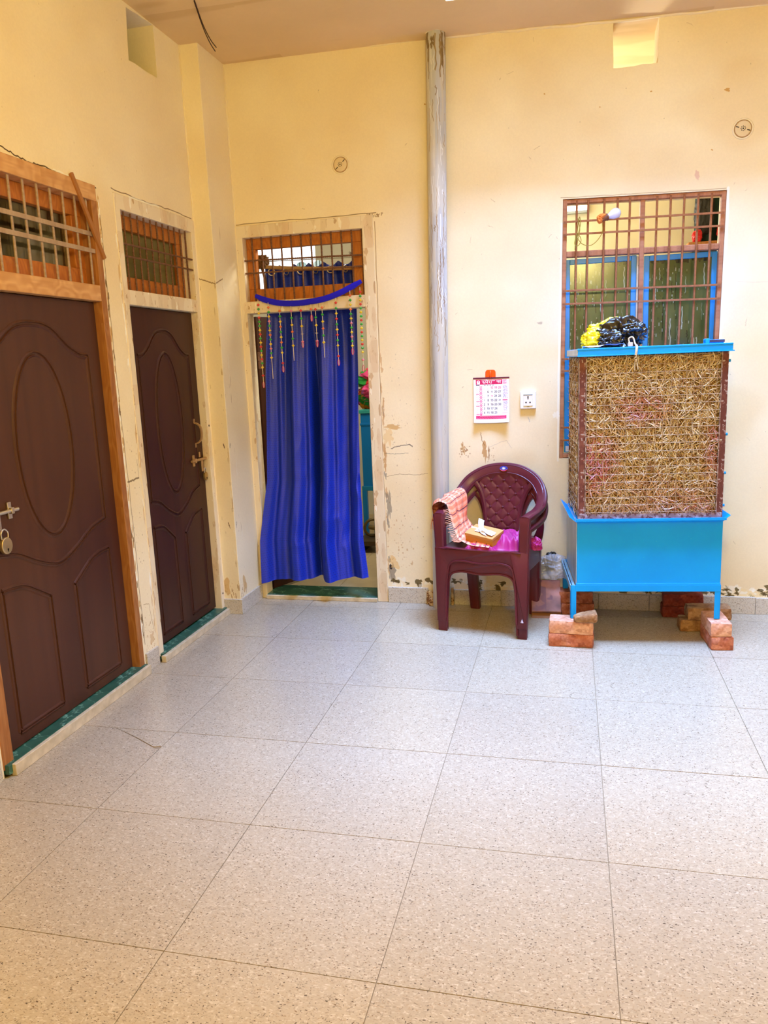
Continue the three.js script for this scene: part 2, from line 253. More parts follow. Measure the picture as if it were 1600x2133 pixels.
function speckTex(seed, base, amp = 1) {
  return canvasTex(1024, 1024, (g, W, H) => {
    g.fillStyle = `rgb(${base.join()})`; g.fillRect(0, 0, W, H); const R = rngOf(seed);
    const dash = (n, l0, l1, w, cols) => { for (let k = 0; k < n; k++) { const x = R() * W, y = R() * H, l = lerp(l0, l1, R() * R()), t = (R() - 0.5) * 0.9 + (R() < 0.14 ? 1.5 : 0), c = cols[Math.floor(R() * cols.length)]; g.strokeStyle = c; g.lineWidth = w * (0.4 + R()); for (const [ox, oy] of [[0, 0], [W, 0], [-W, 0], [0, H], [0, -H]]) { if (x + ox < -60 || x + ox > W + 60 || y + oy < -60 || y + oy > H + 60) continue; g.beginPath(); g.moveTo(x + ox, y + oy); g.quadraticCurveTo(x + ox + Math.cos(t) * l * 0.5, y + oy + Math.sin(t) * l * 0.5 + (R() - 0.5) * 6, x + ox + Math.cos(t) * l, y + oy + Math.sin(t) * l); g.stroke(); } } };
    dash(3600, 8, 34, 5, ['rgba(206,192,166,0.35)', 'rgba(212,198,172,0.4)', 'rgba(200,184,158,0.35)']);
    dash(4200, 5, 24, 3.2, ['rgba(136,122,100,0.4)', 'rgba(146,128,104,0.4)', 'rgba(156,140,116,0.5)']);
    dash(3400, 4, 18, 3.2, ['rgba(92,80,64,0.5)', 'rgba(120,102,80,0.5)', 'rgba(150,122,88,0.5)']);
    dash(900, 3, 14, 4, ['rgba(54,44,34,0.7)', 'rgba(90,64,40,0.7)', 'rgba(70,56,44,0.75)']);
  }, 1 / 0.6, 1 / 0.6);
}
const tileMats = [1, 2, 3].map((k) => phys({ map: speckTex(40 + k, [[176, 160, 134], [173, 157, 131], [178, 161, 133]][k - 1]), roughness: 0.25, specularIntensity: 0.75 }));
const cement = std({ map: pixelTex(256, 256, (x, y) => { const n = fbm(x * 5, y * 5, 401, 5, 4); return [140 + n * 16, 130 + n * 16, 116 + n * 14]; }, 1 / 1.2, 1 / 1.2), roughness: 0.95 });  // dull grey chosen to keep the shaft and side rooms dark
const groutMat = std({ color: 0x8f7a5c, roughness: 0.9 });
const skirtMat = std({ map: speckTex(77, [206, 198, 182]), roughness: 0.45 });
const woodTex = (seed, c0, c1, c2, rx, ry) => pixelTex(512, 512, (x, y) => { const w = fbm(x * 4, y * 4, seed, 4, 3) * 0.25, r = 0.5 + 0.5 * Math.sin((x * 9 + w * 5 + fbm(x * 24, y * 2, seed + 3, 0, 2) * 0.35) * Math.PI * 2), f = noise2(x * 128, y * 8, seed + 6, 128); return mix3(mix3(c0, c1, r), c2, clamp(0.5 + f * 0.5) * 0.3); }, rx, ry);
const rawWood = std({ map: woodTex(61, [180, 122, 66], [164, 104, 50], [124, 74, 32], 1 / 0.5, 1 / 0.9), roughness: 0.6 });
const rawWoodRail = std({ map: (() => { const t = woodTex(63, [222, 172, 116], [204, 150, 92], [176, 118, 66], 1 / 0.9, 1 / 0.5); t.rotation = Math.PI / 2; return t; })(), roughness: 0.6 });
const sashWood = std({ map: woodTex(65, [204, 124, 46], [186, 106, 34], [150, 78, 22], 1 / 0.4, 1 / 0.6), roughness: 0.45 });
const paintedWood = std({ map: canvasTex(1024, 1024, (g, W, H) => {
  g.fillStyle = 'rgb(236,220,188)'; g.fillRect(0, 0, W, H); const R = rngOf(303);
  const flake = (n, s, cols) => { for (let k = 0; k < n; k++) { const x = R() * W, y = R() * H, w = s * (0.2 + R()), h = w * (1 + R() * 3); g.fillStyle = cols[Math.floor(R() * cols.length)]; g.beginPath(); for (let q = 0; q < 11; q++) { const t = q / 11 * 6.283, r = 0.6 + R() * 0.6; g.lineTo(x + Math.cos(t) * w * r, y + Math.sin(t) * h * r); } g.fill(); } };
  flake(46, 60, ['rgba(212,184,142,0.35)', 'rgba(222,196,156,0.4)', 'rgba(198,168,124,0.25)']); flake(50, 14, ['rgba(178,138,92,0.65)', 'rgba(200,164,118,0.7)', 'rgba(252,246,230,0.8)']); flake(130, 3.4, ['rgba(120,78,40,0.55)', 'rgba(160,112,66,0.55)']);
  for (let k = 0; k < 60; k++) { g.strokeStyle = 'rgba(140,100,58,0.3)'; g.lineWidth = 1 + R() * 2; const x = R() * W, y = R() * H; g.beginPath(); g.moveTo(x, y); g.lineTo(x + (R() - 0.5) * 12, y + 30 + R() * 90); g.stroke(); }
}, 1 / 0.75, 1 / 0.75), roughness: 0.7 });
const doorMat = (seed, c) => phys({ map: pixelTex(512, 512, (x, y) => { const w = fbm(x * 3, y * 1, seed, 0, 3) * 0.4, s = fbm(x * 64 + w * 3, y * 3, seed + 3, 0, 3), b = fbm(x * 3, y * 3, seed + 7, 0, 3); return c.map((q, k) => q * (1 + 0.05 * s + 0.07 * b) + b * 4 * (k === 1 ? 1 : 0.4)); }, 1 / 2.2, 1 / 2.2), roughness: 0.42, specularIntensity: 0.5 });
const doorBrown1 = doorMat(90, [76, 44, 33]), doorBrown2 = doorMat(94, [66, 36, 27]);
const marble = phys({ map: pixelTex(512, 512, (x, y) => { const n = fbm(x * 5, y * 5, 31, 0, 5), v = Math.abs(fbm(x * 4 + n, y * 4 + n * 0.6, 37, 0, 4)), t = smooth(0.0, 0.13, v); return mix3([128, 172, 146], mix3([34, 74, 60], [58, 104, 84], 0.5 + 0.5 * n), t); }, 1 / 0.45, 1 / 0.45), roughness: 0.3 });
const sillMat = std({ map: pixelTex(256, 256, (x, y) => { const n = fbm(x * 8, y * 8, 41, 8, 4); return [212 + n * 14, 196 + n * 14, 164 + n * 14]; }, 1 / 0.3, 1 / 0.3), roughness: 0.6 });
const rustTex = (c0, c1, c2, seed) => pixelTex(256, 256, (x, y) => { const n = fbm(x * 8, y * 8, seed, 8, 4), m = fbm(x * 16, y * 16, seed + 5, 16, 3); return mix3(mix3(c0, c1, clamp(0.5 + n)), c2, smooth(0.2, 0.6, m)); }, 1 / 0.2, 1 / 0.2);
const rust = std({ map: rustTex([160, 98, 54], [184, 126, 80], [118, 66, 36], 51), roughness: 0.75, metalness: 0.1 });
const rustDark = std({ map: rustTex([112, 74, 50], [140, 98, 66], [84, 52, 32], 53), roughness: 0.75, metalness: 0.15 });
const rustFrame = std({ map: rustTex([178, 114, 78], [198, 142, 102], [124, 68, 42], 55), roughness: 0.8 });
const steelBar = std({ map: rustTex([196, 172, 146], [176, 150, 126], [150, 116, 88], 57), roughness: 0.45, metalness: 0.35 });
const chrome = std({ color: 0xd8cfc0, roughness: 0.3, metalness: 0.9 });
const dullChrome = std({ color: 0xc2a077, roughness: 0.45, metalness: 0.6 });
const blackHole = std({ color: 0x1c1410, roughness: 0.8 });
const bluePaint = phys({ map: pixelTex(512, 512, (x, y) => { const n = fbm(x * 4, y * 4, 71, 4, 4), c = noise2(x * 64, y * 64, 73, 64) > 0.93 ? 1 : 0; return mix3([2 + n * 3, 160 + n * 5, 251 + n * 3], [130, 200, 240], c * 0.4); }, 1 / 0.8, 1 / 0.8), roughness: 0.38, specularIntensity: 0.6 });
const blueSash = phys({ color: 0x0694dc, roughness: 0.35 });
const paintedReflection = std({ map: pixelTex(256, 256, (x, y) => { const n = fbm(x * 6, y * 2, 75, 0, 4); return [176 + n * 16, 190 + n * 14, 205 + n * 12]; }, 1 / 0.4, 1 / 0.4), roughness: 0.35, metalness: 0.55 });  // pale reflection on the cooler's left side, put into the colour
// ------------------------------------------------------------------ the room
const ROOM = { x0: -0.5, x1: 4.3, z0: BACK_Z, z1: 5.1 };
const ceilAt = (x) => 3.41 - 0.036 * (x + 0.36);
function extrude(poly, holes, depth, place) {
  const s = new THREE.Shape(poly.map(([a, b]) => new THREE.Vector2(a, b)));
  for (const h of holes) s.holes.push(new THREE.Path(h.map(([a, b]) => new THREE.Vector2(a, b))));
  const g = new THREE.ExtrudeGeometry(s, { depth, bevelEnabled: false }), p = g.attributes.position;
  for (let i = 0; i < p.count; i++) p.setXYZ(i, ...place(p.getX(i), p.getY(i), p.getZ(i)));
  g.computeVertexNormals(); return g;
}
const rect = (a0, a1, b0, b1) => [[a0, b0], [a1, b0], [a1, b1], [a0, b1]];
const jag = (pts, seed, amp = 0.004, n = 7) => { const R = rngOf(seed), o = []; pts.forEach((q, i) => { const r = pts[(i + 1) % pts.length]; for (let k = 0; k < n; k++) { const t = k / n; o.push([lerp(q[0], r[0], t) + (k ? (R() - 0.5) * amp : 0), lerp(q[1], r[1], t) + (k ? (R() - 0.5) * amp : 0)]); } }); return o; };

// floor: square speckled tiles with open joints over a mortar bed
const floor = struct('floor', 'pale speckled square floor tiles with thin brown joints');
part('mortar_bed', bx(-0.72, ROOM.x1, -0.06, -0.0035, -0.97, ROOM.z1, 0), groutMat, floor);
{
  const R = rngOf(9), T = 0.6, gp = 0.0013;
  const tileGeo = (poly) => { const g = extrude(poly, [], 0.02, (a, b, c) => [a, c - 0.02, -b]); return g; };
  for (let i = -1; i <= 7; i++) for (let j = -2; j <= 8; j++) {
    const x0 = Math.max(i * T, ROOM.x0) + gp, x1 = Math.min((i + 1) * T, ROOM.x1) - gp, z0 = Math.max(j * T, ROOM.z0) + gp, z1 = Math.min((j + 1) * T, ROOM.z1) - gp;
    if (x1 - x0 < 0.02 || z1 - z0 < 0.02) continue;
    const polys = i === -1 && j === 2   // the tile with the broken corner
      ? [[[x0, -z0], [x0, -z1], [x1, -z1], [x1, -1.352], [-0.02, -1.352], [-0.036, -1.342], [-0.16, -1.272], [-0.3, -z0]], [[-0.295, -z0], [-0.158, -1.268], [-0.034, -1.336], [-0.012, -1.326], [x1, -1.33], [x1, -z0]]]
      : [[[x0, -z0], [x0, -z1], [x1, -z1], [x1, -z0]]];
    const mat = tileMats[Math.floor(R() * 3)], ou = Math.floor(R() * 100) / 100, ov = Math.floor(R() * 100) / 100;
    for (const poly of polys) {
      const g = tileGeo(poly), uv = g.attributes.uv, p = g.attributes.position;
      for (let k = 0; k < uv.count; k++) uv.setXY(k, p.getX(k) + ou, p.getZ(k) + ov);
      part('tile', g, mat, floor).position.y = (R() - 0.5) * 0.0006;
    }
  }
}
// walls
const D1 = { z0: 0.6, z1: 1.67, i0: 0.645, i1: 1.61 }, D2 = { z0: -0.4, z1: 0.45, i0: -0.355, i1: 0.4 }, D3 = { x0: -0.4, x1: 0.512, i0: -0.342, i1: 0.44 }, DOOR_TOP = 2.43;
const leftPlace = (a, b, c) => [LEFT_X - c, b, a];
struct('wall_left', 'cream painted plaster wall with two brown doors', extrude(
  [[-0.75, 0], [D2.z0, 0], [D2.z0, DOOR_TOP], [D2.z1, DOOR_TOP], [D2.z1, 0], [D1.z0, 0], [D1.z0, DOOR_TOP], [D1.z1, DOOR_TOP], [D1.z1, 0], [5.3, 0], [5.3, 3.6], [-0.75, 3.6]],
  [jag([[-0.11, 3.117], [0.175, 3.11], [0.155, 3.36], [-0.112, 3.377]], 4, 0.006, 5)], 0.2, leftPlace), wallLeftMat);
const WIN = [[1.615, 0.945], [2.487, 0.945], [2.505, 2.409], [1.633, 2.433]];
struct('wall_back', 'cream painted plaster wall with curtained doorway and barred window', extrude(
  [[-0.5, 0], [D3.x0, 0], [D3.x0, 2.44], [D3.x1, 2.44], [D3.x1, 0], [4.5, 0], [4.5, 3.6], [-0.5, 3.6]],
  [WIN, jag([[1.899, 3.089], [2.128, 3.09], [2.132, 3.332], [1.896, 3.332]], 6, 0.006, 6)], 0.22, (a, b, c) => [a, b, BACK_Z - 0.22 + c]), wallBackMat);
struct('wall_pilaster', 'cream plaster column projecting in the corner between the doors', (() => {
  const g = bx(-0.7, -0.385, 0, 3.6, -0.9, -0.4, 0.004), p = g.attributes.position, uv = g.attributes.uv;
  for (let i = 0; i < p.count; i++) { if (Math.abs(g.attributes.normal.getX(i)) > 0.7) uv.setX(i, p.getZ(i)); } return g;
})(), pilasterMat);
struct('wall_right', 'cream plaster wall on the right side', bx(ROOM.x1, ROOM.x1 + 0.2, 0, 3.6, -0.9, 5.3, 0), plainPlaster);
struct('wall_front', 'cream plaster wall behind the viewer', bx(-0.7, 4.5, 0, 3.6, ROOM.z1, ROOM.z1 + 0.2, 0), plainPlaster);
// ceiling slab with the light well cut through it
struct('ceiling', 'tan stained plaster ceiling', extrude(rect(-3.2, 4.5, -5.3, 4.2),
  [rect(WELL.x0, WELL.x1, -WELL.z1, -WELL.z0)], 0.16, (a, b, c) => [a, (a < -0.5 ? 3.415 : ceilAt(a)) + c, -b]), ceilMat);
{
  const w = struct('wall_light_well', 'shaft walls of the roof light well, dull cement and depth chosen to narrow the daylight'), t = 0.12, y0 = 3.3, y1 = WELL.top;  // unseen shaft, toned and deepened to confine the daylight
  part('shaft_wall', bx(WELL.x0 - t, WELL.x0, y0 + 0.14, y1, WELL.z0 - t, WELL.z1 + t, 0), cement, w); part('shaft_wall', bx(WELL.x1, WELL.x1 + t, y0 + 0.14, y1, WELL.z0 - t, WELL.z1 + t, 0), cement, w);
  part('shaft_wall', bx(WELL.x0, WELL.x1, y0 + 0.14, y1, WELL.z0 - t, WELL.z0, 0), cement, w); part('shaft_wall', bx(WELL.x0, WELL.x1, y0 + 0.14, y1, WELL.z1, WELL.z1 + t, 0), cement, w);
  part('added_sky_sheet', bx(WELL.x0 - t, WELL.x1 + t, y1, y1 + 0.02, WELL.z0 - t, WELL.z1 + t, 0), std({ color: 0xffffff, emissive: dayColor, emissiveIntensity: 1.0, roughness: 1 }), w);  // glowing sheet added to stand for the sky over the shaft
  for (let k = 0; k < 15; k++) { const x = WELL.x0 + 0.06 + k * (WELL.x1 - WELL.x0 - 0.12) / 14; part('bar', rod([x, ceilAt(x) + 0.03, WELL.z0], [x, ceilAt(x) + 0.03, WELL.z1], 0.009, 8), rustDark, w); }
  for (let k = 0; k < 4; k++) { const z = lerp(WELL.z0, WELL.z1, (k + 0.7) / 4.4); part('bar', rod([WELL.x0, ceilAt(WELL.x0) + 0.048, z], [WELL.x1, ceilAt(WELL.x1) + 0.048, z], 0.009, 8), rustDark, w); }
}
// hand-drawn plaster beads where walls and ceiling meet
{
  const bead = (name, pts, r, lab) => { const P = curve3(pts, 60).map((q, i) => [q[0], q[1] + noise2(i * 0.6, 3, 5) * 0.006, q[2]]); struct(name, lab, sweep(P, P.map(() => [0, 1, 0]), [0, 1, 2, 3, 4, 5].map((k) => [Math.cos(k * 1.047) * r, Math.sin(k * 1.047) * r])), plainPlaster); };
  bead('trim_1', [[-0.385, ceilAt(-0.385) - 0.002, BACK_Z + 0.002], [0.5, ceilAt(0.5) - 0.004, BACK_Z + 0.002], [1.2, ceilAt(1.2) - 0.002, BACK_Z + 0.002], [1.95, ceilAt(1.95) - 0.004, BACK_Z + 0.002], [2.8, ceilAt(2.8), BACK_Z + 0.002], [4.3, ceilAt(4.3), BACK_Z + 0.002]], 0.009, 'thin plaster bead along the back wall under the ceiling');
  bead('trim_2', [[-0.498, 3.412, -0.4], [-0.498, 3.412, 0.6], [-0.498, 3.412, 2.0], [-0.498, 3.412, 5.1]], 0.009, 'thin plaster bead along the left wall under the ceiling');
  bead('trim_3', [[-0.498, 3.413, -0.398], [-0.44, 3.411, -0.398], [-0.385, 3.41, -0.398]], 0.007, 'thin plaster bead above the front of the corner column');
  const vb = (name, x, z, r, lab) => { const P = curve3([[x, 0.1, z], [x + 0.002, 1.2, z], [x, 2.4, z], [x, 3.41, z]], 70).map((q, i) => [q[0] + noise2(i * 0.5, 8, 2) * 0.002, q[1], q[2]]); struct(name, lab, sweep(P, P.map(() => [0, 0, 1]), [0, 1, 2, 3, 4, 5].map((k) => [Math.cos(k * 1.047) * r, Math.sin(k * 1.047) * r])), plainPlaster); };
  vb('trim_4', -0.499, -0.399, 0.006, 'plaster bead in the corner between left wall and column'); vb('trim_5', -0.385, BACK_Z, 0.006, 'plaster bead in the corner between column and back wall');
}
// skirting of cut tiles
{
  const run = (name, lab, list) => { const w = struct(name, lab); for (const g of list) part('tile', g, skirtMat, w); };
  const back = [bx(0.516, 0.782, 0, 0.105, BACK_Z - 0.01, BACK_Z + 0.013, 0.002)]; for (let x = 0.955, k = 0; x < 4.3; x += 0.3, k++) back.push(bx(x + 0.001, Math.min(x + 0.299, 4.3), 0, 0.1 + (k % 3) * 0.002, BACK_Z - 0.01, BACK_Z + 0.012 + (k % 2) * 0.001, 0.002));
  run('baseboard_back', 'speckled tile skirting along the back wall', back);
  run('baseboard_column', 'speckled tile skirting round the corner column', [bx(-0.5, -0.371, 0, 0.098, -0.41, -0.386, 0.002), bx(-0.395, -0.371, 0, 0.1, -0.735, -0.4105, 0.002)]);
  const left = [bx(LEFT_X - 0.01, LEFT_X + 0.012, 0, 0.1, 0.462, 0.586, 0.002)]; for (let z = 1.69; z < 5.1; z += 0.3) left.push(bx(LEFT_X - 0.01, LEFT_X + 0.012, 0, 0.1, z + 0.001, Math.min(z + 0.299, 5.1), 0.002));
  run('baseboard_left', 'speckled tile skirting along the left wall', left);
  const right = []; for (let z = -0.7; z < 5.05; z += 0.3) right.push(bx(ROOM.x1 - 0.012, ROOM.x1 + 0.01, 0, 0.1, z + 0.001, z + 0.299, 0.002)); run('baseboard_right', 'speckled tile skirting along the right wall', right);
}
// neighbouring rooms
{
  const olive = std({ map: pixelTex(256, 256, (x, y) => { const n = fbm(x * 4, y * 4, 131, 4, 4); return [228 + n * 6, 223 + n * 6, 203 + n * 8]; }, 1 / 1.5, 1 / 1.5), roughness: 0.85 });
  const roomTile = std({ map: pixelTex(256, 256, (x, y) => { const n = fbm(x * 4, y * 4, 141, 4, 4); return [206 + n * 8, 186 + n * 8, 146 + n * 8]; }, 1 / 0.6, 1 / 0.6), roughness: 0.4 });
  struct('wall_bedroom_left', 'pale wall of the room behind the curtain, left side', bx(-1.9, -1.7, 0, 3.6, -4.0, -0.9, 0), olive);
  struct('wall_bedroom_far', 'pale far wall of the room behind the curtain with a bright opening', extrude(rect(-1.9, 1.25, 0, 3.6), [rect(-1.66, -0.78, 2.22, 3.2)], 0.2, (a, b, c) => [a, b, -3.8 + c]), olive);
  struct('wall_partition', 'partition wall between the two rooms behind', bx(1.1, 1.25, 0, 3.6, -3.8, -0.965, 0), olive);
  struct('wall_store_far', 'pale far wall of the room behind the barred window', bx(1.25, 4.5, 0, 3.6, -3.02, -2.82, 0), olive);
  struct('wall_store_right', 'pale right wall of the room behind the barred window', bx(4.3, 4.5, 0, 3.6, -2.82, -0.9, 0), olive);
  const fl = struct('floor_bedroom', 'beige tiled floor seen under the curtain'); part('mortar_bed', bx(-1.9, 4.5, -0.06, 0.016, -4.0, -0.965, 0), groutMat, fl);
  for (let i = -3; i < 2; i++) for (let j = 0; j < 5; j++) part('tile', bx(i * 0.6 + 0.1, i * 0.6 + 0.697, 0, 0.02, -0.965 - (j + 1) * 0.6 + 0.003, -0.965 - j * 0.6, 0), roomTile, fl);
  part('slab', bx(1.25, 4.3, 0, 0.02, -2.82, -0.97, 0), roomTile, fl);
  struct('wall_side_rooms', 'walls of the closed rooms behind the brown doors, grey cement chosen to keep them dark', [bx(-3.2, -3.0, -0.06, 3.6, -1.2, 5.3, 0), bx(-3.0, -0.7, -0.06, 3.6, -1.2, -1.0, 0), bx(-3.0, -0.7, -0.06, 3.6, 0.46, 0.56, 0), bx(-3.0, -0.7, -0.06, 3.6, 5.1, 5.3, 0), bx(-3.0, -0.7, -0.06, 0, -1.0, 5.1, 0), bx(-1.0, -0.7, -0.06, 3.6, -1.0, -0.75, 0)], cement);  // room darkness helped by the grey wall colour, seen through the fanlights
}
// thresholds
{
  const t1 = struct('trim_6', 'green marble door sill at the nearer brown door'); part('sill_slab', bx(-0.56, -0.478, 0.012, 0.052, 0.6, 1.665, 0.003), marble, t1); part('sill_edge', bx(-0.485, -0.462, 0, 0.05, 0.598, 1.645, 0.003), sillMat, t1);
  const t2 = struct('trim_7', 'green marble door sill at the farther brown door'); part('sill_slab', bx(-0.56, -0.478, 0.012, 0.045, -0.385, 0.44, 0.003), marble, t2); part('sill_edge', bx(-0.485, -0.458, 0, 0.038, -0.386, 0.452, 0.003), sillMat, t2);
  const t3 = struct('trim_8', 'green marble sill of the curtained doorway'); part('sill_slab', bx(-0.342, 0.44, 0.008, 0.03, -0.965, -0.738, 0.003), marble, t3); part('sill_edge', bx(-0.342, 0.44, 0, 0.026, -0.742, -0.722, 0.003), sillMat, t3);
}
// ------------------------------------------------------------------ doors
// pressed moulding swept on a leaf: curve of [q, y] round the leaf's centre line
const MOULD = [[-0.016, -0.001], [-0.011, 0.0045], [-0.006, 0.0065], [-0.004, 0.0008], [0.004, 0.0008], [0.006, 0.0065], [0.011, 0.0045], [0.016, -0.001]];
function leafMoulds(parent, cz, k, x, mat, dusty) {
  const put = (pts, closed, m, n = 60, name = 'moulding') => {
    const P = (pts.length > 2 ? curve3(pts.map(([q, y]) => [x, y, cz + q * k]), n, closed) : pts.map(([q, y]) => [x, y, cz + q * k])); 
    const thin = MOULD;
    part(name, boxUV(sweep(P, P.map(() => [1, 0, 0]), thin, () => [1, 1], !closed, closed)), m, parent);
  };
  const mir = (pts) => [...pts, ...pts.slice(0, -1).reverse().map(([q, y]) => [-q, y])];
  const arch = mir([[-0.375, 1.647], [-0.325, 1.648], [-0.24, 1.682], [-0.115, 1.765], [0, 1.782]]), wave = mir([[-0.375, 0.868], [-0.26, 0.842], [-0.13, 0.778], [0, 0.741]]);
  put(arch, false, mat); put(wave, false, mat); for (const s of [-1, 1]) put([[s * 0.375, 0.868], [s * 0.375, 1.647]], false, mat);
  const oval = []; for (let i = 0; i < 28; i++) { const t = i / 28 * 6.2832; oval.push([Math.sin(t) * 0.182, 1.265 + Math.cos(t) * 0.393]); } put(oval, true, mat, 90, 'oval_moulding');
  for (const s of [-1, 1]) {
    put([[s * 0.375, 0.716], [s * 0.31, 0.714], [s * 0.24, 0.7], [s * 0.17, 0.662], [s * 0.09, 0.613]], false, mat, 24);
    put([[s * 0.375, 0.716], [s * 0.375, 0.113]], false, mat); put([[s * 0.09, 0.613], [s * 0.09, 0.113]], false, mat); put([[s * 0.375, 0.113], [s * 0.09, 0.113]], false, mat);
  }
}
function bolt(parent, x, z, y, len, mat, dir) {   // sliding bolt with hasp
  const g = part('sliding_bolt', [rod([x + 0.014, y, z - len / 2], [x + 0.014, y, z + len / 2], 0.008, 10), bx(x, x + 0.008, y - 0.034, y + 0.034, z + dir * len * 0.3 - 0.011, z + dir * len * 0.3 + 0.011, 0.002), bx(x, x + 0.024, y - 0.013, y + 0.013, z + dir * len * 0.3 - 0.008, z + dir * len * 0.3 + 0.008, 0.002), bx(x, x + 0.006, y + 0.012, y + 0.045, z - dir * len * 0.1 - 0.008, z - dir * len * 0.1 + 0.008, 0.002)], mat, parent);
  part('hasp', bx(x + 0.012, x + 0.018, y - 0.075, y, z - dir * len * 0.12 - 0.01, z - dir * len * 0.12 + 0.012, 0.002), mat, g);
}
function leftDoor(n, D, mat, frameMat, railMat, label, railLabel) {
  const d = struct('door_' + n, label), x = LEFT_X, xi = -0.6, f = 0.004, k = n === 1 ? 1 : 0.76, c = (D.i0 + D.i1) / 2;
  part('jamb', bx(xi, x + f, 0.03, DOOR_TOP - 0.002, D.z0, D.i0, 0.004), frameMat, d); part('jamb', bx(xi, x + f, 0.03, DOOR_TOP - 0.002, D.i1, D.z1, 0.004), frameMat, d);
  part('head', bx(xi, x + f + 0.001, 2.357, DOOR_TOP, D.z0 + 0.003, D.z1 - 0.003, 0.004), n === 1 ? rawWoodRail : frameMat, d);
  part('transom_rail', bx(xi, x + f - 0.001, 1.9, 1.974, D.i0 - 0.002, D.i1 + 0.002, 0.004), railMat, d);
  const leaf = part('leaf', bx(-0.575, -0.539, 0.056, 1.897, D.i0 + 0.003, D.i1 - 0.003, 0.003), mat, d);
  leafMoulds(leaf, c, k, -0.5395, mat, n === 2);
  // inner sash of the fanlight
  const sw = n === 1 ? rawWood : sashWood; for (const g of [bx(-0.6, -0.562, 1.974, 2.05, D.i0, D.i1, 0.003), bx(-0.6, -0.562, 2.285, 2.357, D.i0, D.i1, 0.003), bx(-0.6, -0.5625, 2.05, 2.285, D.i0, D.i0 + 0.075, 0.003), bx(-0.6, -0.5625, 2.05, 2.285, D.i1 - 0.075, D.i1, 0.003)]) part('sash', g, n === 1 ? sashWood : sashWood, d);
  return d;
}
{
  const d1 = leftDoor(1, D1, doorBrown1, rawWood, rawWoodRail, 'brown moulded panel door with raw timber frame and flat bar fanlight');
  for (let k = 0; k < 11; k++) { const z = 0.67 + 0.0875 * k + 0.002; part('bar', flat([-0.512, 1.974, z + 0.004], [-0.512, 2.357, z - 0.004], 0.012, 0.006, [1, 0, 0]), steelBar, d1); }
  for (const y of [2.205, 2.129]) part('bar', flat([-0.506, y, 0.64], [-0.506, y + 0.006, 1.61], 0.02, 0.006, [1, 0, 0]), steelBar, d1);
  part('brace', flat([-0.492, 2.445, 0.79], [-0.492, 2.1, 0.592], 0.022, 0.014, [1, 0, 0]), rawWood, d1, 'loose raw timber batten nailed across the frame corner');
  bolt(d1, -0.539, 1.46, 1.032, 0.19, chrome, -1);
  part('pane', bx(-0.592, -0.586, 2.045, 2.29, D1.i0 + 0.07, D1.i1 - 0.07, 0), phys({ color: 0xffffff, roughness: 0.03, transmission: 1, thickness: 0 }), d1, 'clear glass pane');
  const d2 = leftDoor(2, D2, doorBrown2, paintedWood, paintedWood, 'brown moulded panel door with flaking cream frame and twisted bar fanlight');
  for (let k = 0; k < 11; k++) { const z = -0.3 + 0.0655 * k; part('bar', twisted([-0.512, 1.974, z], [-0.512, 2.357, z - 0.003], 0.0075, 8), rustDark, d2); }
  for (const y of [2.203, 2.144]) part('bar', twisted([-0.506, y, -0.36], [-0.506, y - 0.004, 0.4], 0.0075, 14), rustDark, d2);
  const pane = phys({ color: 0x6b6234, roughness: 0.16, specularIntensity: 0.7 });
  part('pane', bx(-0.592, -0.586, 2.045, 2.29, D2.i0 + 0.07, D2.i1 - 0.07, 0), pane, d2, 'olive painted glass pane');
  const handle = sweep(curve3([[-0.538, 1.247, -0.262], [-0.52, 1.243, -0.262], [-0.497, 1.222, -0.262], [-0.497, 1.15, -0.262], [-0.52, 1.126, -0.262], [-0.538, 1.122, -0.262]], 30), Array(31).fill([0, 0, 1]), [[-0.004, -0.008], [0.004, -0.008], [0.004, 0.008], [-0.004, 0.008]]);
  part('handle', [handle, bx(-0.54, -0.534, 1.245, 1.272, -0.273, -0.251, 0.002), bx(-0.54, -0.534, 1.097, 1.124, -0.273, -0.251, 0.002)], dullChrome, d2, 'dull metal pull handle');
  bolt(d2, -0.539, -0.275, 1.022, 0.21, dullChrome, 1);
  for (const y of [1.22, 0.14]) part('hole', rod([-0.497, y, -0.3775], [-0.4955, y, -0.3775], 0.007, 10), blackHole, d2);
  // back doorway: frame, fanlight with rusted twisted bars, open leaf
  const d3 = struct('door_3', 'doorway in the back wall with flaking cream frame and rusty fanlight grille');
  const zf = BACK_Z + 0.004, zb = BACK_Z - 0.1;
  part('jamb', bx(D3.x0, D3.i0, 0.0, 2.435, zb, zf, 0.004), paintedWood, d3); part('jamb', bx(D3.i1, D3.x1, 0.0, 2.435, zb, zf, 0.004), paintedWood, d3);
  part('head', bx(D3.x0, D3.x1, 2.366, 2.44, zb, zf + 0.001, 0.004), paintedWood, d3); part('transom_rail', bx(D3.i0 - 0.002, D3.i1 + 0.002, 1.902, 1.976, zb, zf - 0.001, 0.004), paintedWood, d3);
  for (const g of [bx(D3.i0, D3.i1, 1.976, 2.056, -0.845, -0.8, 0.003), bx(D3.i0, D3.i1, 2.3, 2.366, -0.845, -0.8, 0.003), bx(D3.i0, -0.281, 2.056, 2.3, -0.845, -0.8005, 0.003), bx(0.352, D3.i1, 2.056, 2.3, -0.845, -0.8005, 0.003)]) part('sash', g, sashWood, d3);
  for (let k = 0; k < 12; k++) { const x = -0.288 + 0.0655 * k; part('bar', twisted([x + 0.002, 1.976, -0.765], [x, 2.366, -0.765], 0.0085, 8), rustDark, d3); }
  part('bar', twisted([D3.i0, 2.229, -0.758], [D3.i1, 2.214, -0.758], 0.0085, 14), rustDark, d3); part('bar', twisted([D3.i0, 2.151, -0.758], [D3.i1, 2.148, -0.758], 0.0085, 14), rustDark, d3);
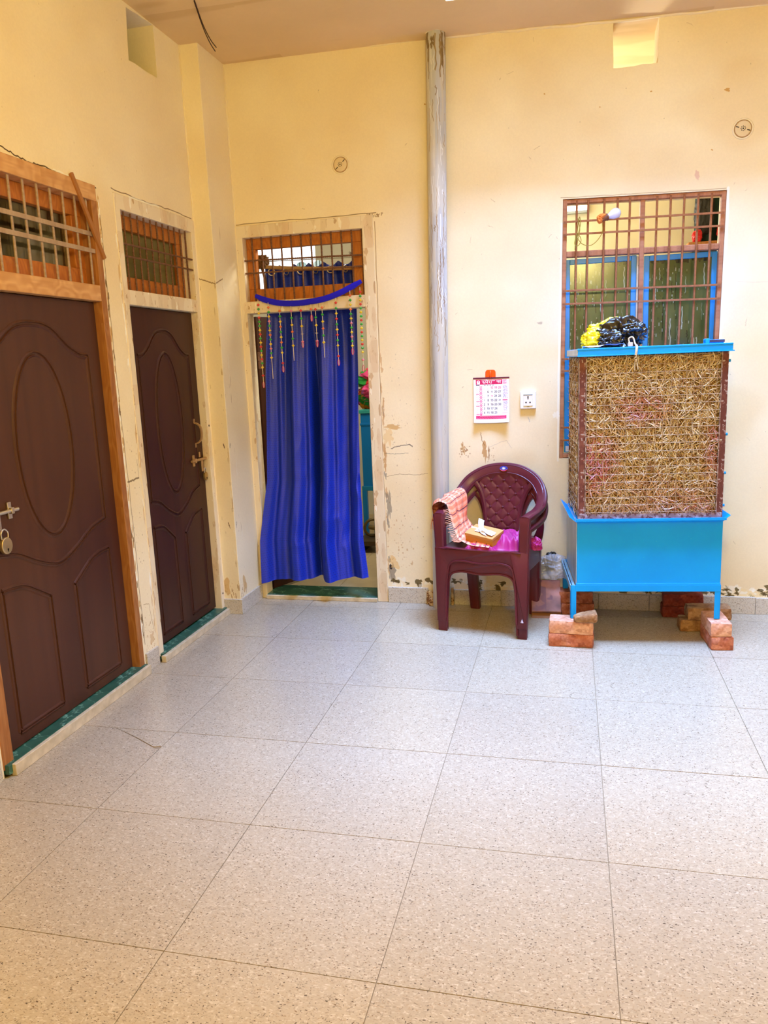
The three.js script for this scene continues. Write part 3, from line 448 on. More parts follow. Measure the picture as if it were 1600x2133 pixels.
  const lg = new THREE.Group(); lg.name = 'leaf'; d3.add(lg); lg.position.set(-0.336, 0, -0.86); lg.rotation.y = 1.12;
  part('panel', bx(0, 0.76, 0.035, 1.89, -0.034, 0, 0.003), doorBrown2, lg); part('hinge', bx(-0.006, 0.04, 1.55, 1.66, 0.0, 0.003, 0.001), rustDark, lg); part('hinge', bx(-0.006, 0.04, 0.3, 0.4, 0.0, 0.003, 0.001), rustDark, lg);
}
// padlocks
function padlock(label, pos, w, h, mat, turn = 0) {
  const t = thing('padlock', label, 'padlock', pos, turn);
  const g = new THREE.LatheGeometry([[0, -0.009], [0.44, -0.009], [0.5, -0.006], [0.5, 0.006], [0.44, 0.009], [0, 0.009]].map(([a, b]) => new THREE.Vector2(a, b)), 28); g.rotateZ(-Math.PI / 2); g.scale(1, h, w);
  part('body', g, mat, t); part('shackle', tube([[0, h * 0.4, -w * 0.3], [0, h * 0.75, -w * 0.3], [0, h * 0.95, 0], [0, h * 0.75, w * 0.3], [0, h * 0.4, w * 0.3]], 0.0035, 30, 8), chrome, t);
  part('keyhole', [rod([0.009, -h * 0.2, 0], [0.0105, -h * 0.2, 0], 0.004, 10), bx(0.009, 0.0105, -h * 0.34, -h * 0.2, -0.0018, 0.0018, 0)], blackHole, t); return t;
}
padlock('round steel padlock hanging on the nearer brown door', [-0.515, 0.902, 1.472], 0.062, 0.07, std({ color: 0xc9b48c, roughness: 0.32, metalness: 0.85 }));
padlock('small brass padlock hanging below the bolt of the farther door', [-0.517, 0.915, -0.315], 0.038, 0.055, std({ color: 0xb59a63, roughness: 0.35, metalness: 0.8 }));
// ------------------------------------------------------------------ window with grille
{
  const w = struct('window_1', 'barred window with rusty grille and blue framed green glass shutters');
  const L = (y) => lerp(1.615, 1.633, (y - 0.945) / 1.488), Rr = (y) => lerp(2.487, 2.505, (y - 0.945) / 1.464), z = -0.765, topY = (x) => lerp(2.433, 2.409, (x - 1.633) / 0.872), tilt = (y, x) => y - 0.016 * (x - 1.64) / 0.85;
  const fr = (a, b, wd, name = 'frame', dep = 0.05, mat = rustFrame, zz = -0.775) => part(name, flat([a[0], a[1], zz], [b[0], b[1], zz], wd, dep), mat, w);
  fr([L(0.945) + 0.012, 0.945], [L(2.433) + 0.012, 2.433], 0.024); fr([Rr(0.945) - 0.012, 0.945], [Rr(2.409) - 0.012, 2.409], 0.024); fr([L(2.42) + 0.004, 2.42], [Rr(2.4) - 0.004, 2.397], 0.022, 'frame', 0.046); fr([L(0.95) + 0.004, 0.96], [Rr(0.95) - 0.004, 0.96], 0.024, 'frame', 0.046);
  fr([1.645, 2.132], [2.485, 2.119], 0.034, 'transom_rail', 0.05, rustFrame, -0.79); fr([2.066, 0.97], [2.07, 2.415], 0.026, 'mullion', 0.05, rustFrame, -0.785);
  for (const x of [1.71, 1.773, 1.862, 1.934, 2.0, 2.145, 2.217, 2.288, 2.361, 2.431]) part('bar', rod([x - 0.014, 0.955, z + 0.012], [x, topY(x) - 0.01, z + 0.012], 0.0062, 8), rust, w);
  for (const y of [2.308, 2.239, 1.926, 1.852, 1.537, 1.467, 1.132, 1.056]) part('bar', flat([L(y) + 0.006, y, z + 0.024], [Rr(y) - 0.008, tilt(y, 2.49), z + 0.024], 0.011, 0.006), rust, w);
  const pane = std({ map: canvasTex(512, 1024, (g, W, H) => {
    const R = rngOf(5); const im = g.createImageData(W, H); for (let j = 0; j < H; j++) for (let i = 0; i < W; i++) { const n = fbm(i / 90, j / 90, 3, 0, 3), o = (j * W + i) * 4; im.data[o] = 70 + n * 12; im.data[o + 1] = 84 + n * 10; im.data[o + 2] = 44 + n * 10; im.data[o + 3] = 255; } g.putImageData(im, 0, 0);
    for (let k = 0; k < 46; k++) { const x = R() * W, y = R() * H * 0.9, l = 20 + R() * 190, b = R() < 0.5; g.strokeStyle = b ? 'rgba(28,34,22,0.8)' : 'rgba(196,204,186,0.75)'; g.lineWidth = 1.5 + R() * 7; g.beginPath(); g.moveTo(x, y); for (let q = 1; q < 9; q++) g.lineTo(x + (R() - 0.5) * 9, y + l * q / 8); g.stroke(); }
    for (let k = 0; k < 240; k++) { g.fillStyle = R() < 0.6 ? 'rgba(206,212,196,0.6)' : 'rgba(30,34,24,0.6)'; const x = W * (R() < 0.6 ? R() * R() : R()), y = R() * H; g.fillRect(x, y, 2 + R() * 6, 3 + R() * 16); }
    for (let k = 0; k < 30; k++) { const x = R() * W; g.fillStyle = 'rgba(18,22,26,0.85)'; g.fillRect(x, 0, 6 + R() * 30, 6 + R() * 16); }
  }, 1, 1), roughness: 0.18 });
  const shutter = (x0, x1, y0, y1) => {
    const s = new THREE.Group(); s.name = 'shutter'; w.add(s); const b = 0.03, zz = -0.815;
    part('stile', bx(x0, x0 + b, y0, y1, zz - 0.02, zz, 0.003), blueSash, s); part('stile', bx(x1 - b, x1, y0, y1, zz - 0.02, zz, 0.003), blueSash, s); part('rail', bx(x0 + b, x1 - b, y1 - b, y1, zz - 0.02, zz, 0.003), blueSash, s); part('rail', bx(x0 + b, x1 - b, y0, y0 + b, zz - 0.02, zz, 0.003), blueSash, s);
    const g = new THREE.BoxGeometry(x1 - x0 - 2 * b, y1 - y0 - 2 * b, 0.004); g.translate((x0 + x1) / 2, (y0 + y1) / 2, zz - 0.01); part('pane', g, pane, s);
  };
  shutter(1.643, 2.047, 0.972, 2.108); shutter(2.088, 2.482, 0.972, 2.1);
  part('sticker', bx(1.652, 1.672, 0.978, 1.012, -0.8155, -0.814, 0), std({ color: 0xe8e6e0, roughness: 0.7 }), w, 'small white sticker');
  part('mullion_cover', bx(2.046, 2.062, 0.97, 2.1, -0.815, -0.795, 0.002), paintedWood, w);
}
// ------------------------------------------------------------------ drain pipe
{
  const tex = canvasTex(512, 2048, (g, W, H) => {
    const R = rngOf(17); const im = g.createImageData(W, H); for (let j = 0; j < H; j++) for (let i = 0; i < W; i++) { const n = fbm(i / 60, j / 200, 5, 0, 3), m = smooth(0.05, 0.5, fbm(i / 70, j / 260, 15, 0, 4)), o = (j * W + i) * 4, c = mix3([186 + n * 10, 184 + n * 10, 180 + n * 10], [214, 200, 170], m * 0.5); im.data[o] = c[0]; im.data[o + 1] = c[1]; im.data[o + 2] = c[2]; im.data[o + 3] = 255; } g.putImageData(im, 0, 0);
    const drip = (n, y0, y1, cols, w) => { for (let k = 0; k < n; k++) { const x = R() * W, y = lerp(y0, y1, R()) * H, l = 20 + R() * 120; g.strokeStyle = cols[Math.floor(R() * cols.length)]; g.lineWidth = w * (0.3 + R()); g.beginPath(); g.moveTo(x, y); for (let q = 1; q < 7; q++) g.lineTo(x + (R() - 0.5) * 16, y + l * q / 6); g.stroke(); } };
    drip(90, 0, 0.55, ['rgba(150,116,66,0.7)', 'rgba(170,140,92,0.6)', 'rgba(120,92,52,0.6)'], 5); drip(120, 0.02, 0.5, ['rgba(240,238,232,0.6)'], 6); drip(46, 0, 0.05, ['rgba(112,88,48,0.8)', 'rgba(140,112,62,0.8)'], 16); drip(40, 0.5, 1, ['rgba(150,130,96,0.4)'], 3); drip(60, 0.3, 0.45, ['rgba(120,80,40,0.7)'], 3);  // broad brown strokes at the top hold dirt and some painted shade
  });
  const t = thing('drain_pipe', 'grey plastic drain pipe smeared with paint against the back wall', 'pipe');
  const g = new THREE.CylinderGeometry(0.0555, 0.054, 3.45, 32, 1, true), a = V(0.879, 0, -0.68), b = V(0.934, 3.45, -0.682);
  const p = g.attributes.position; for (let i = 0; i < p.count; i++) { const y = p.getY(i) + 1.725; p.setXYZ(i, p.getX(i) + lerp(a.x, b.x, y / 3.45), y, p.getZ(i) + lerp(a.z, b.z, y / 3.45)); }
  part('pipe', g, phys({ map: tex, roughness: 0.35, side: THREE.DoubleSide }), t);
  part('plaster_collar', tube([0, 1, 2, 3, 4, 5, 6, 7, 8, 9].map((k) => [0.934 + Math.cos(k * 0.628) * 0.058, 3.362 + (k % 2) * 0.004, -0.68 + Math.sin(k * 0.628) * 0.055]), 0.006, 40, 6, true), plainPlaster, t);
  part('mortar', [rough(0.07, 0.09, 0.03, 4, 0.006).translate(0.81, 0, -0.724), rough(0.06, 0.05, 0.05, 5, 0.008).translate(0.825, 0, -0.705), rough(0.02, 0.12, 0.03, 6, 0.004).translate(0.944, 0, -0.724)], std({ map: rustTex([216, 190, 140], [190, 150, 96], [120, 76, 34], 151), roughness: 0.9 }), t, 'rough mortar round the pipe foot');
}
// ------------------------------------------------------------------ curtain in the doorway
{
  const t = thing('curtain', 'deep blue door curtain with woven dots hanging in the doorway', 'curtain');
  const yTop = 2.195, N = 220, M = 150;
  const edge = (y) => { const k = [[2.2, -0.262, 0.335, -0.895], [1.9, -0.258, 0.346, -0.885], [1.5, -0.276, 0.356, -0.835], [0.81, -0.3, 0.346, -0.8], [0.41, -0.352, 0.362, -0.742], [0.13, -0.35, 0.398, -0.712]]; for (let i = 0; i < k.length - 1; i++) if (y <= k[i][0] && y >= k[i + 1][0]) { const s = (k[i][0] - y) / (k[i][0] - k[i + 1][0]); return k[i].map((q, j) => lerp(q, k[i + 1][j], s)); } return y > 2.2 ? k[0] : k[k.length - 1]; };
  const f = (u, v) => {
    const yb = 0.128 + 0.04 * u + 0.018 * Math.exp(-(((u - 0.52) / 0.07) ** 2)) - 0.01 * Math.cos((u - 0.6) * 9), y = lerp(yTop + 0.012 * Math.cos(u * Math.PI * 12), yb, v), e = edge(y), w = smooth(0.0, 0.25, v);
    const drift = 0.03 * Math.sin(v * 3 + u * 4) * w, uu = u + drift * 0.4;
    let z = e[3] + lerp(0.02, 0.0, w) * Math.sin(uu * Math.PI * 12);
    z += w * (0.026 * Math.sin(uu * 19 + 0.9 + v * 0.9) + 0.012 * Math.sin(uu * 41 + 2.0 - v * 1.4) + 0.004 * Math.sin(uu * 83 + v * 3));
    z -= w * 0.075 * Math.exp(-(((uu - 0.535 + 0.02 * v) / 0.03) ** 2)) * smooth(0.15, 0.5, v); z += w * 0.022 * Math.exp(-(((uu - 0.64) / 0.07) ** 2)); z -= w * 0.03 * smooth(0.12, 0.0, uu) * (1 - v);
    const d = smooth(0.3, 0.75, v) * smooth(1, 0.85, v); z += 0.008 * d * (1 - 2 * Math.abs(noise2(u * 9 + v * 4, v * 13, 4))) * smooth(0.25, 0.4, u);
    const xx = lerp(e[1], e[2], u) + 0.006 * Math.sin(v * 9) * (u - 0.5); z = Math.max(z, lerp(-2, -0.728, smooth(-0.325, -0.338, xx) * smooth(0.75, 0.5, y))); return [xx, y, z];
  };
  const dots = canvasTex(512, 512, (g, W, H) => {
    const R = rngOf(71); g.fillStyle = 'rgb(14,44,176)'; g.fillRect(0, 0, W, H); for (let k = 0; k < 700; k++) { g.fillStyle = R() < 0.5 ? 'rgba(30,66,206,0.35)' : 'rgba(12,40,168,0.35)'; g.fillRect(R() * W, R() * H, 1.5, 30 + R() * 80); }
    for (let j = 0; j < 8; j++) for (let i = 0; i < 8; i++) { const x = (i + (j % 2) * 0.5) * 64 + 12, y = j * 64 + 14; g.fillStyle = 'rgba(10,26,120,0.9)'; g.fillRect(x, y, 24, 20); g.fillStyle = 'rgba(60,96,224,0.5)'; g.fillRect(x, y + 20, 24, 7); }
  });
  const mat = phys({ map: dots, roughness: 0.46, sheen: 0.25, sheenRoughness: 0.4, sheenColor: new THREE.Color(0.3, 0.4, 1), side: THREE.DoubleSide });
  part('cloth', grid(N, M, f, (u, v) => [u * 0.95 / 0.125, v * 2.07 / 0.125]), mat, t);
  part('hem', grid(N, 2, (u, v) => { const q = f(u, 1 - 0.012 * v); return [q[0], q[1] - 0.001, q[2] + 0.0025]; }, (u, v) => [u * 6, v * 0.02]), mat, t);
  for (let k = 0; k < 6; k++) { const u = (k + 0.5) / 6, e = edge(2.17), g = new THREE.TorusGeometry(0.021, 0.004, 6, 18); g.rotateY(0.5 + (k % 2) * 0.6); g.translate(lerp(e[1], e[2], u), 2.166 - 0.012 * u, e[3] + 0.014); part('eyelet', g, chrome, t); }
  const r = thing('curtain_rod', 'rough bamboo stick carrying the blue curtain', 'rod');
  part('stick', [tube([[-0.31, 2.205, -0.868], [-0.1, 2.182, -0.872], [0.12, 2.163, -0.868], [0.43, 2.15, -0.868]], 0.0125, 24, 10)], std({ color: 0xb08a58, roughness: 0.7 }), r);
  const kn = blob(0.05, 0.045, 0.03, 3, 0.5, 2.6, 3); kn.translate(-0.275, 2.19, -0.875); part('knot', [kn, tube([[-0.275, 2.2, -0.87], [-0.255, 2.12, -0.868], [-0.25, 2.06, -0.866]], 0.009, 14, 6)], std({ color: 0x6a4a2a, roughness: 0.9 }), r, 'brown cloth knot tied round the stick end');
}
// ------------------------------------------------------------------ beaded door hanging
{
  const t = thing('door_hanging', 'beaded door hanging with a blue velvet band above the curtain', 'door hanging');
  const band = [[-0.272, 2.01], [-0.215, 1.982], [-0.12, 1.957], [-0.01, 1.948], [0.09, 1.953], [0.19, 1.966], [0.29, 1.996], [0.37, 2.03], [0.427, 2.056]].map(([x, y]) => [x, y, -0.728]);
  const P = curve3(band, 60), prof = [[-1, -0.004], [-1, 0.003], [-0.5, 0.007], [0.5, 0.007], [1, 0.003], [1, -0.004]];
  part('band', sweep(P, P.map(() => [0, 0, 1]), prof, (s) => [0.0175 * (0.5 + 0.5 * Math.min(1, 6 * Math.min(s, 1 - s) + 0.3)), 1]), phys({ color: 0x1a0fd8, roughness: 0.9, sheen: 1, sheenRoughness: 0.4, sheenColor: new THREE.Color(0.3, 0.25, 1) }), t);
  const S = [[-0.256, 1.981, 1.431], [-0.189, 1.962, 1.486], [-0.115, 1.936, 1.525], [-0.038, 1.932, 1.594], [0.027, 1.931, 1.674], [0.095, 1.936, 1.833], [0.123, 1.933, 1.674], [0.167, 1.942, 1.605], [0.258, 1.966, 1.553], [0.352, 2.004, 1.616], [0.417, 2.021, 1.51]];
  const C = { r: 0xe0342a, g: 0x2fae3a, y: 0xf2cf2a, o: 0xf07a3c, p: 0xe8879a }, M = Object.fromEntries(Object.entries(C).map(([k, c]) => [k, phys({ color: c, roughness: 0.3, clearcoat: 0.4 })]));
  const beads = ['rgyrggyrgyrgyrgysr', 'ogypgyogypgy', 'ogyogyogysr', 'pgyogy', 'rgysp', 'o', 'rgysp', 'ogyogy', 'rgyrgyrgysr', 'ogyogypgypgy', 'rgyrgygrgyrgyrgysp'];
  const bead = new THREE.LatheGeometry([[0, -0.0095], [0.0045, -0.006], [0.0108, 0], [0.0045, 0.006], [0, 0.0095]].map(([a, b]) => new THREE.Vector2(a, b)), 8), star = mergeGeometries([new THREE.BoxGeometry(0.017, 0.003, 0.003), new THREE.BoxGeometry(0.003, 0.017, 0.003)]);
  const pearl = std({ color: 0xead9b8, roughness: 0.4 }), gold = std({ color: 0xcdb98c, roughness: 0.4, metalness: 0.4 }), pink = phys({ color: 0xd62a6a, roughness: 0.3 });
  S.forEach(([x, y0, y1], i) => {
    const s = part('bead_string', tube([[x, y0, -0.722], [x + 0.001, (y0 + y1) / 2, -0.719], [x + 0.002, y1, -0.718]], 0.0021, 10, 5), pearl, t), seq = beads[i].split(''), pendant = !['pgyogy', 'ogypgyogypgy', 'ogyogy'].includes(beads[i]);
    const a = y0 - 0.03, b = lerp(y0, y1, pendant ? 0.86 : 0.72);
    seq.forEach((k, j) => { const y = seq.length > 1 ? lerp(a, b, j / (seq.length - 1)) : a; const m = k === 's' ? part('bead', star, gold, s) : part('bead', bead, M[k] || M.r, s); m.position.set(x + 0.001, y, -0.7195); m.rotation.y = j * 1.3; });
    if (pendant) { const l = tube([[0, 0.02, 0], [0.007, 0, 0], [0, -0.022, 0], [-0.007, 0, 0]], 0.0018, 20, 5, true); l.translate(x + 0.002, y1 + 0.02, -0.718); part('pendant', l, pink, s); }
  });
}
// ------------------------------------------------------------------ calendar, socket, wall boxes
{
  const t = thing('wall_calendar', 'white and pink monthly wall calendar with curled lower corners', 'calendar', [1.211, 1.17, BACK_Z]);
  const W = 0.215, H = 0.272;
  const tex = canvasTex(860, 1088, (g, w, h) => {
    g.fillStyle = '#fbf7f8'; g.fillRect(0, 0, w, h); const pk = '#d8125f';
    g.fillStyle = pk; g.fillRect(58, 36, 640, 118); g.fillStyle = '#fff'; g.beginPath(); g.arc(120, 92, 40, 0, 7); g.fill(); g.fillRect(84, 120, 74, 24); g.fillStyle = '#e65a92'; g.beginPath(); g.arc(120, 84, 15, 0, 7); g.fill();
    // heading in hand-drawn Devanagari letters
    g.strokeStyle = '#fff'; g.lineWidth = 11; g.lineCap = 'round'; g.lineJoin = 'round'; const st = (...p) => { g.beginPath(); p.forEach(([x, y], i) => i ? g.lineTo(x, y) : g.moveTo(x, y)); g.stroke(); }, q = (a, b, c) => { g.beginPath(); g.moveTo(...a); g.quadraticCurveTo(...b, ...c); g.stroke(); };
    st([205, 66], [520, 66]); q([222, 68], [262, 84], [226, 102]); st([226, 102], [262, 132]); q([250, 108], [286, 96], [284, 124]);
    st([300, 68], [300, 100]); q([300, 100], [318, 118], [342, 98]); st([346, 68], [346, 132]); q([346, 64], [318, 36], [300, 48]);
    q([372, 70], [420, 76], [384, 100]); st([384, 100], [418, 132]); q([392, 92], [372, 112], [404, 112]); st([436, 68], [436, 132]);
    st([560, 70], [668, 70]); q([572, 72], [560, 106], [596, 100]); st([606, 72], [606, 122]); q([606, 96], [640, 82], [634, 116]); st([652, 72], [652, 124]);
    g.fillStyle = '#fff'; for (let k = 0; k < 20; k++) g.fillRect(200 + k * 24, 42, 14, 6); g.fillStyle = '#f4dfe8'; g.fillRect(702, 40, 110, 124); g.fillStyle = pk; for (let k = 0; k < 5; k++) g.fillRect(712, 50 + k * 22, 88 - (k % 3) * 18, 8);
    g.fillStyle = '#2a1420'; g.fillRect(62, 160, 86, 18); for (let k = 0; k < 4; k++) g.fillRect(256 + k * 66, 166, 40, 12);
    const rows = [['', '', '12', '19', '26'], ['', '6', '13', '20', '27'], ['', '7', '14', '21', '28'], ['1', '8', '15', '22', '29'], ['2', '9', '16', '23', '30'], ['3', '10', '17', '24', ''], ['4', '11', '18', '25', '']];
    g.textAlign = 'center'; g.textBaseline = 'middle';
    rows.forEach((r, j) => r.forEach((s, i) => { const x = 258 + i * 93, y = 232 + j * 101, big = s && s !== '13' && s !== '14' && s !== '1' && s !== '29'; g.fillStyle = j === 0 || s === '14' ? pk : '#20161c'; g.font = (big ? 'bold 74px' : 'bold 52px') + ' sans-serif'; g.save(); g.translate(x, y); g.scale(0.86, 1); g.fillText(s, 0, 0); g.restore(); g.fillStyle = 'rgba(190,150,170,0.7)'; g.fillRect(x - 36, y + 44, 60, 3); if (!s && j < 4) { g.fillStyle = 'rgba(150,110,130,0.5)'; g.fillRect(x - 26, y + 20, 44, 5); } }));
    g.strokeStyle = pk; g.lineWidth = 8; for (let k = 0; k < 14; k++) { g.beginPath(); g.ellipse(178, 210 + k * 50, 28, 19, 0, 0, 7); g.stroke(); if (k % 2) { g.fillStyle = '#f0a4c2'; g.fill(); } }
    g.fillStyle = pk; for (const y of [378, 556, 668, 868]) g.fillRect(60, y, 82, 14); g.fillStyle = '#b98aa0'; for (let k = 0; k < 40; k++) g.fillRect(66 + (k % 3) * 24, 200 + k * 17, 14, 6);
    const R = rngOf(3); for (let k = 0; k < 420; k++) { const y = 190 + R() * 610; if (y > 490 && y < 560) continue; g.fillStyle = R() < 0.5 ? 'rgba(110,120,170,0.5)' : 'rgba(200,140,180,0.5)'; g.fillRect(706 + R() * 104, y, 5 + R() * 16, 4 + R() * 6); } g.fillStyle = '#e0669a'; g.fillRect(700, 520, 118, 30); g.fillStyle = pk; for (let k = 0; k < 8; k++) g.fillRect(700 + k * 15, 846, 9, 14);
    g.fillStyle = pk; g.fillRect(50, 912, 746, 84); g.fillStyle = 'rgba(255,235,242,0.85)'; for (let k = 0; k < 34; k++) g.fillRect(64 + k * 21, 962 + (k % 3) * 3, 14, 7); for (let k = 0; k < 26; k++) g.fillRect(150 + k * 24, 926, 16, 6); g.fillStyle = pk; g.fillRect(150, 878, 50, 26);
  });
  const sheet = (off, uvm) => grid(24, 30, (u, v) => { const c = Math.max(0, v - 0.62) / 0.38, side = Math.pow(Math.abs(u - 0.42) * 1.9, 2); return [(u - 0.5) * W * (1 - 0.01 * c), H * (1 - v) + c * c * 0.006 * side, 0.006 + off + c * c * (0.007 + 0.018 * side)]; }, (u, v) => [u, 1 - v]);
  part('page', sheet(0.0045), std({ map: tex, roughness: 0.7, side: THREE.DoubleSide }), t); part('under_pages', [sheet(0.003), sheet(0.0015), sheet(0)], std({ color: 0xf1ecec, roughness: 0.8, side: THREE.DoubleSide }), t);
  part('top_strip', bx(-W / 2 - 0.002, W / 2 + 0.002, H - 0.006, H + 0.004, 0.003, 0.012, 0.001), std({ color: 0x6b2a48, roughness: 0.4, metalness: 0.5 }), t);
  const hk = thing('wall_hook', 'orange plastic hook above the calendar', 'hook', [1.207, 1.448, BACK_Z]);
  const s = new THREE.Shape(); s.moveTo(-0.029, 0); s.lineTo(0.029, 0); s.lineTo(0.029, 0.026); s.quadraticCurveTo(0.028, 0.041, 0.012, 0.041); s.lineTo(-0.012, 0.041); s.quadraticCurveTo(-0.028, 0.041, -0.029, 0.026); s.closePath();
  const or = phys({ color: 0xf2560a, roughness: 0.35 }); const pg = new THREE.ExtrudeGeometry(s, { depth: 0.004, bevelEnabled: true, bevelSize: 0.002, bevelThickness: 0.002 }); part('plate', pg, or, hk); part('hook_pin', tube([[0, 0.03, 0.006], [0, 0.02, 0.016], [0, 0.002, 0.018], [0, -0.004, 0.014]], 0.004, 16, 8), or, hk); part('nail', rod([0, 0.034, 0], [0, 0.034, 0.012], 0.0025, 8), chrome, hk);
}
{
  const t = thing('power_socket', 'white square power socket on the wall beside the calendar', 'socket', [1.4315, 1.303, BACK_Z]), w = phys({ color: 0xf4f2ee, roughness: 0.35 });
  part('back_box', bx(-0.047, 0.047, -0.052, 0.05, 0, 0.018, 0.003), w, t); part('face', bx(-0.028, 0.028, -0.035, 0.036, 0.018, 0.0215, 0.002), w, t); part('shutter_strip', bx(-0.027, 0.027, 0.028, 0.034, 0.021, 0.0225, 0.001), std({ color: 0x8f8f8f, roughness: 0.5 }), t);
  for (const [x, y, r] of [[0, 0.018, 0.0048], [0, 0.008, 0.0036], [-0.012, -0.014, 0.0046], [0.012, -0.014, 0.0046]]) part('pin_hole', rod([x, y, 0.0214], [x, y, 0.0222], r, 12), blackHole, t); part('mark', bx(-0.007, 0.007, -0.041, -0.039, 0.018, 0.0185, 0), blackHole, t);
}
for (const [x, y, rot, lab] of [[0.324, 2.74, 0.72, 'round cream junction box cover on the wall above the curtain door'], [2.572, 2.712, -0.35, 'round cream junction box cover high on the wall right of the window']]) {
  const t = thing('junction_box', lab, 'junction box', [x, y, BACK_Z]), cr = std({ color: 0xe6cfa2, roughness: 0.5 });
  const disc = new THREE.LatheGeometry([[0, 0.008], [0.018, 0.008], [0.02, 0.006], [0.036, 0.006], [0.04, 0.003], [0.041, 0]].map(([a, b]) => new THREE.Vector2(a, b)), 32); disc.rotateX(Math.PI / 2); part('cover', disc, cr, t);
  const ring = new THREE.TorusGeometry(0.041, 0.003, 6, 36); part('ring', ring, std({ color: 0xb98d54, roughness: 0.7 }), t); const pr = new THREE.TorusGeometry(0.049, 0.005, 6, 36); pr.scale(1, 1, 0.5); part('plaster_ring', pr, plainPlaster, t);
  for (const s of [0, Math.PI]) { const g = new THREE.BoxGeometry(0.017, 0.0042, 0.002); g.translate(0.03, 0, 0.0066); g.rotateZ(rot + s); part('slot', g, blackHole, t); }
  for (let k = 0; k < 8; k++) part('hole', rod([Math.cos(k * 0.785) * 0.011, Math.sin(k * 0.785) * 0.011, 0.0078], [Math.cos(k * 0.785) * 0.011, Math.sin(k * 0.785) * 0.011, 0.009], 0.0026, 8), blackHole, t); part('hole', rod([0, 0, 0.0078], [0, 0, 0.0092], 0.004, 8), blackHole, t);
}
// ------------------------------------------------------------------ bulb on the grille, wires
{
  const t = thing('light_bulb', 'white unlit bulb in a holder tied to the window bars', 'bulb', [1.852, 2.306, -0.722]);
  t.rotation.set(0.1, 0.35, -1.25);
  part('holder', [rod([0, -0.012, 0], [0, 0.028, 0], 0.017, 16), rod([0, 0.022, 0], [0, 0.03, 0], 0.02, 16)], std({ color: 0x7a4a2c, roughness: 0.6 }), t);
  part('glass', new THREE.LatheGeometry([[0.013, 0.028], [0.015, 0.04], [0.024, 0.056], [0.0295, 0.074], [0.027, 0.092], [0.016, 0.105], [0, 0.11]].map(([a, b]) => new THREE.Vector2(a, b)), 28), phys({ color: 0xe3e6f2, roughness: 0.18, clearcoat: 0.6 }), t);
  const kn = blob(0.024, 0.03, 0.02, 8, 0.5, 3, 3); kn.translate(-0.004, -0.03, 0); part('cloth_tie', kn, std({ color: 0xe88a3a, roughness: 0.9 }), t, 'orange cloth strip');
  const w = one('bulb_wire', 'thin yellow and brown wire looped on the window bars', 'wire', [tube([[1.85, 2.295, -0.735], [1.852, 2.24, -0.733], [1.83, 2.2, -0.734], [1.79, 2.17, -0.735], [1.745, 2.178, -0.735], [1.712, 2.215, -0.735]], 0.0022, 40, 5), tube([[1.712, 2.215, -0.735], [1.73, 2.29, -0.732], [1.725, 2.33, -0.732], [1.713, 2.25, -0.73], [1.7, 2.18, -0.733], [1.715, 2.17, -0.73], [1.735, 2.2, -0.73], [1.72, 2.23, -0.73], [1.705, 2.2, -0.73], [1.7, 2.15, -0.732]], 0.0024, 80, 5), tube([[1.716, 2.32, -0.728], [1.727, 2.26, -0.726], [1.716, 2.2, -0.727], [1.712, 2.165, -0.728]], 0.0022, 20, 5)], std({ color: 0x9a8a34, roughness: 0.6 }));
  one('ceiling_wire', 'pair of thin dark wires dangling from the ceiling', 'wire', [tube([[-0.13, 3.405, 0.2], [-0.172, 3.37, 0.05], [-0.215, 3.33, -0.12], [-0.245, 3.31, -0.26], [-0.262, 3.305, -0.36]], 0.0028, 40, 5), tube([[-0.13, 3.405, 0.2], [-0.168, 3.368, 0.05], [-0.205, 3.335, -0.1], [-0.232, 3.318, -0.24], [-0.25, 3.32, -0.35]], 0.0028, 40, 5)], std({ color: 0x3a1c12, roughness: 0.6 }));
}
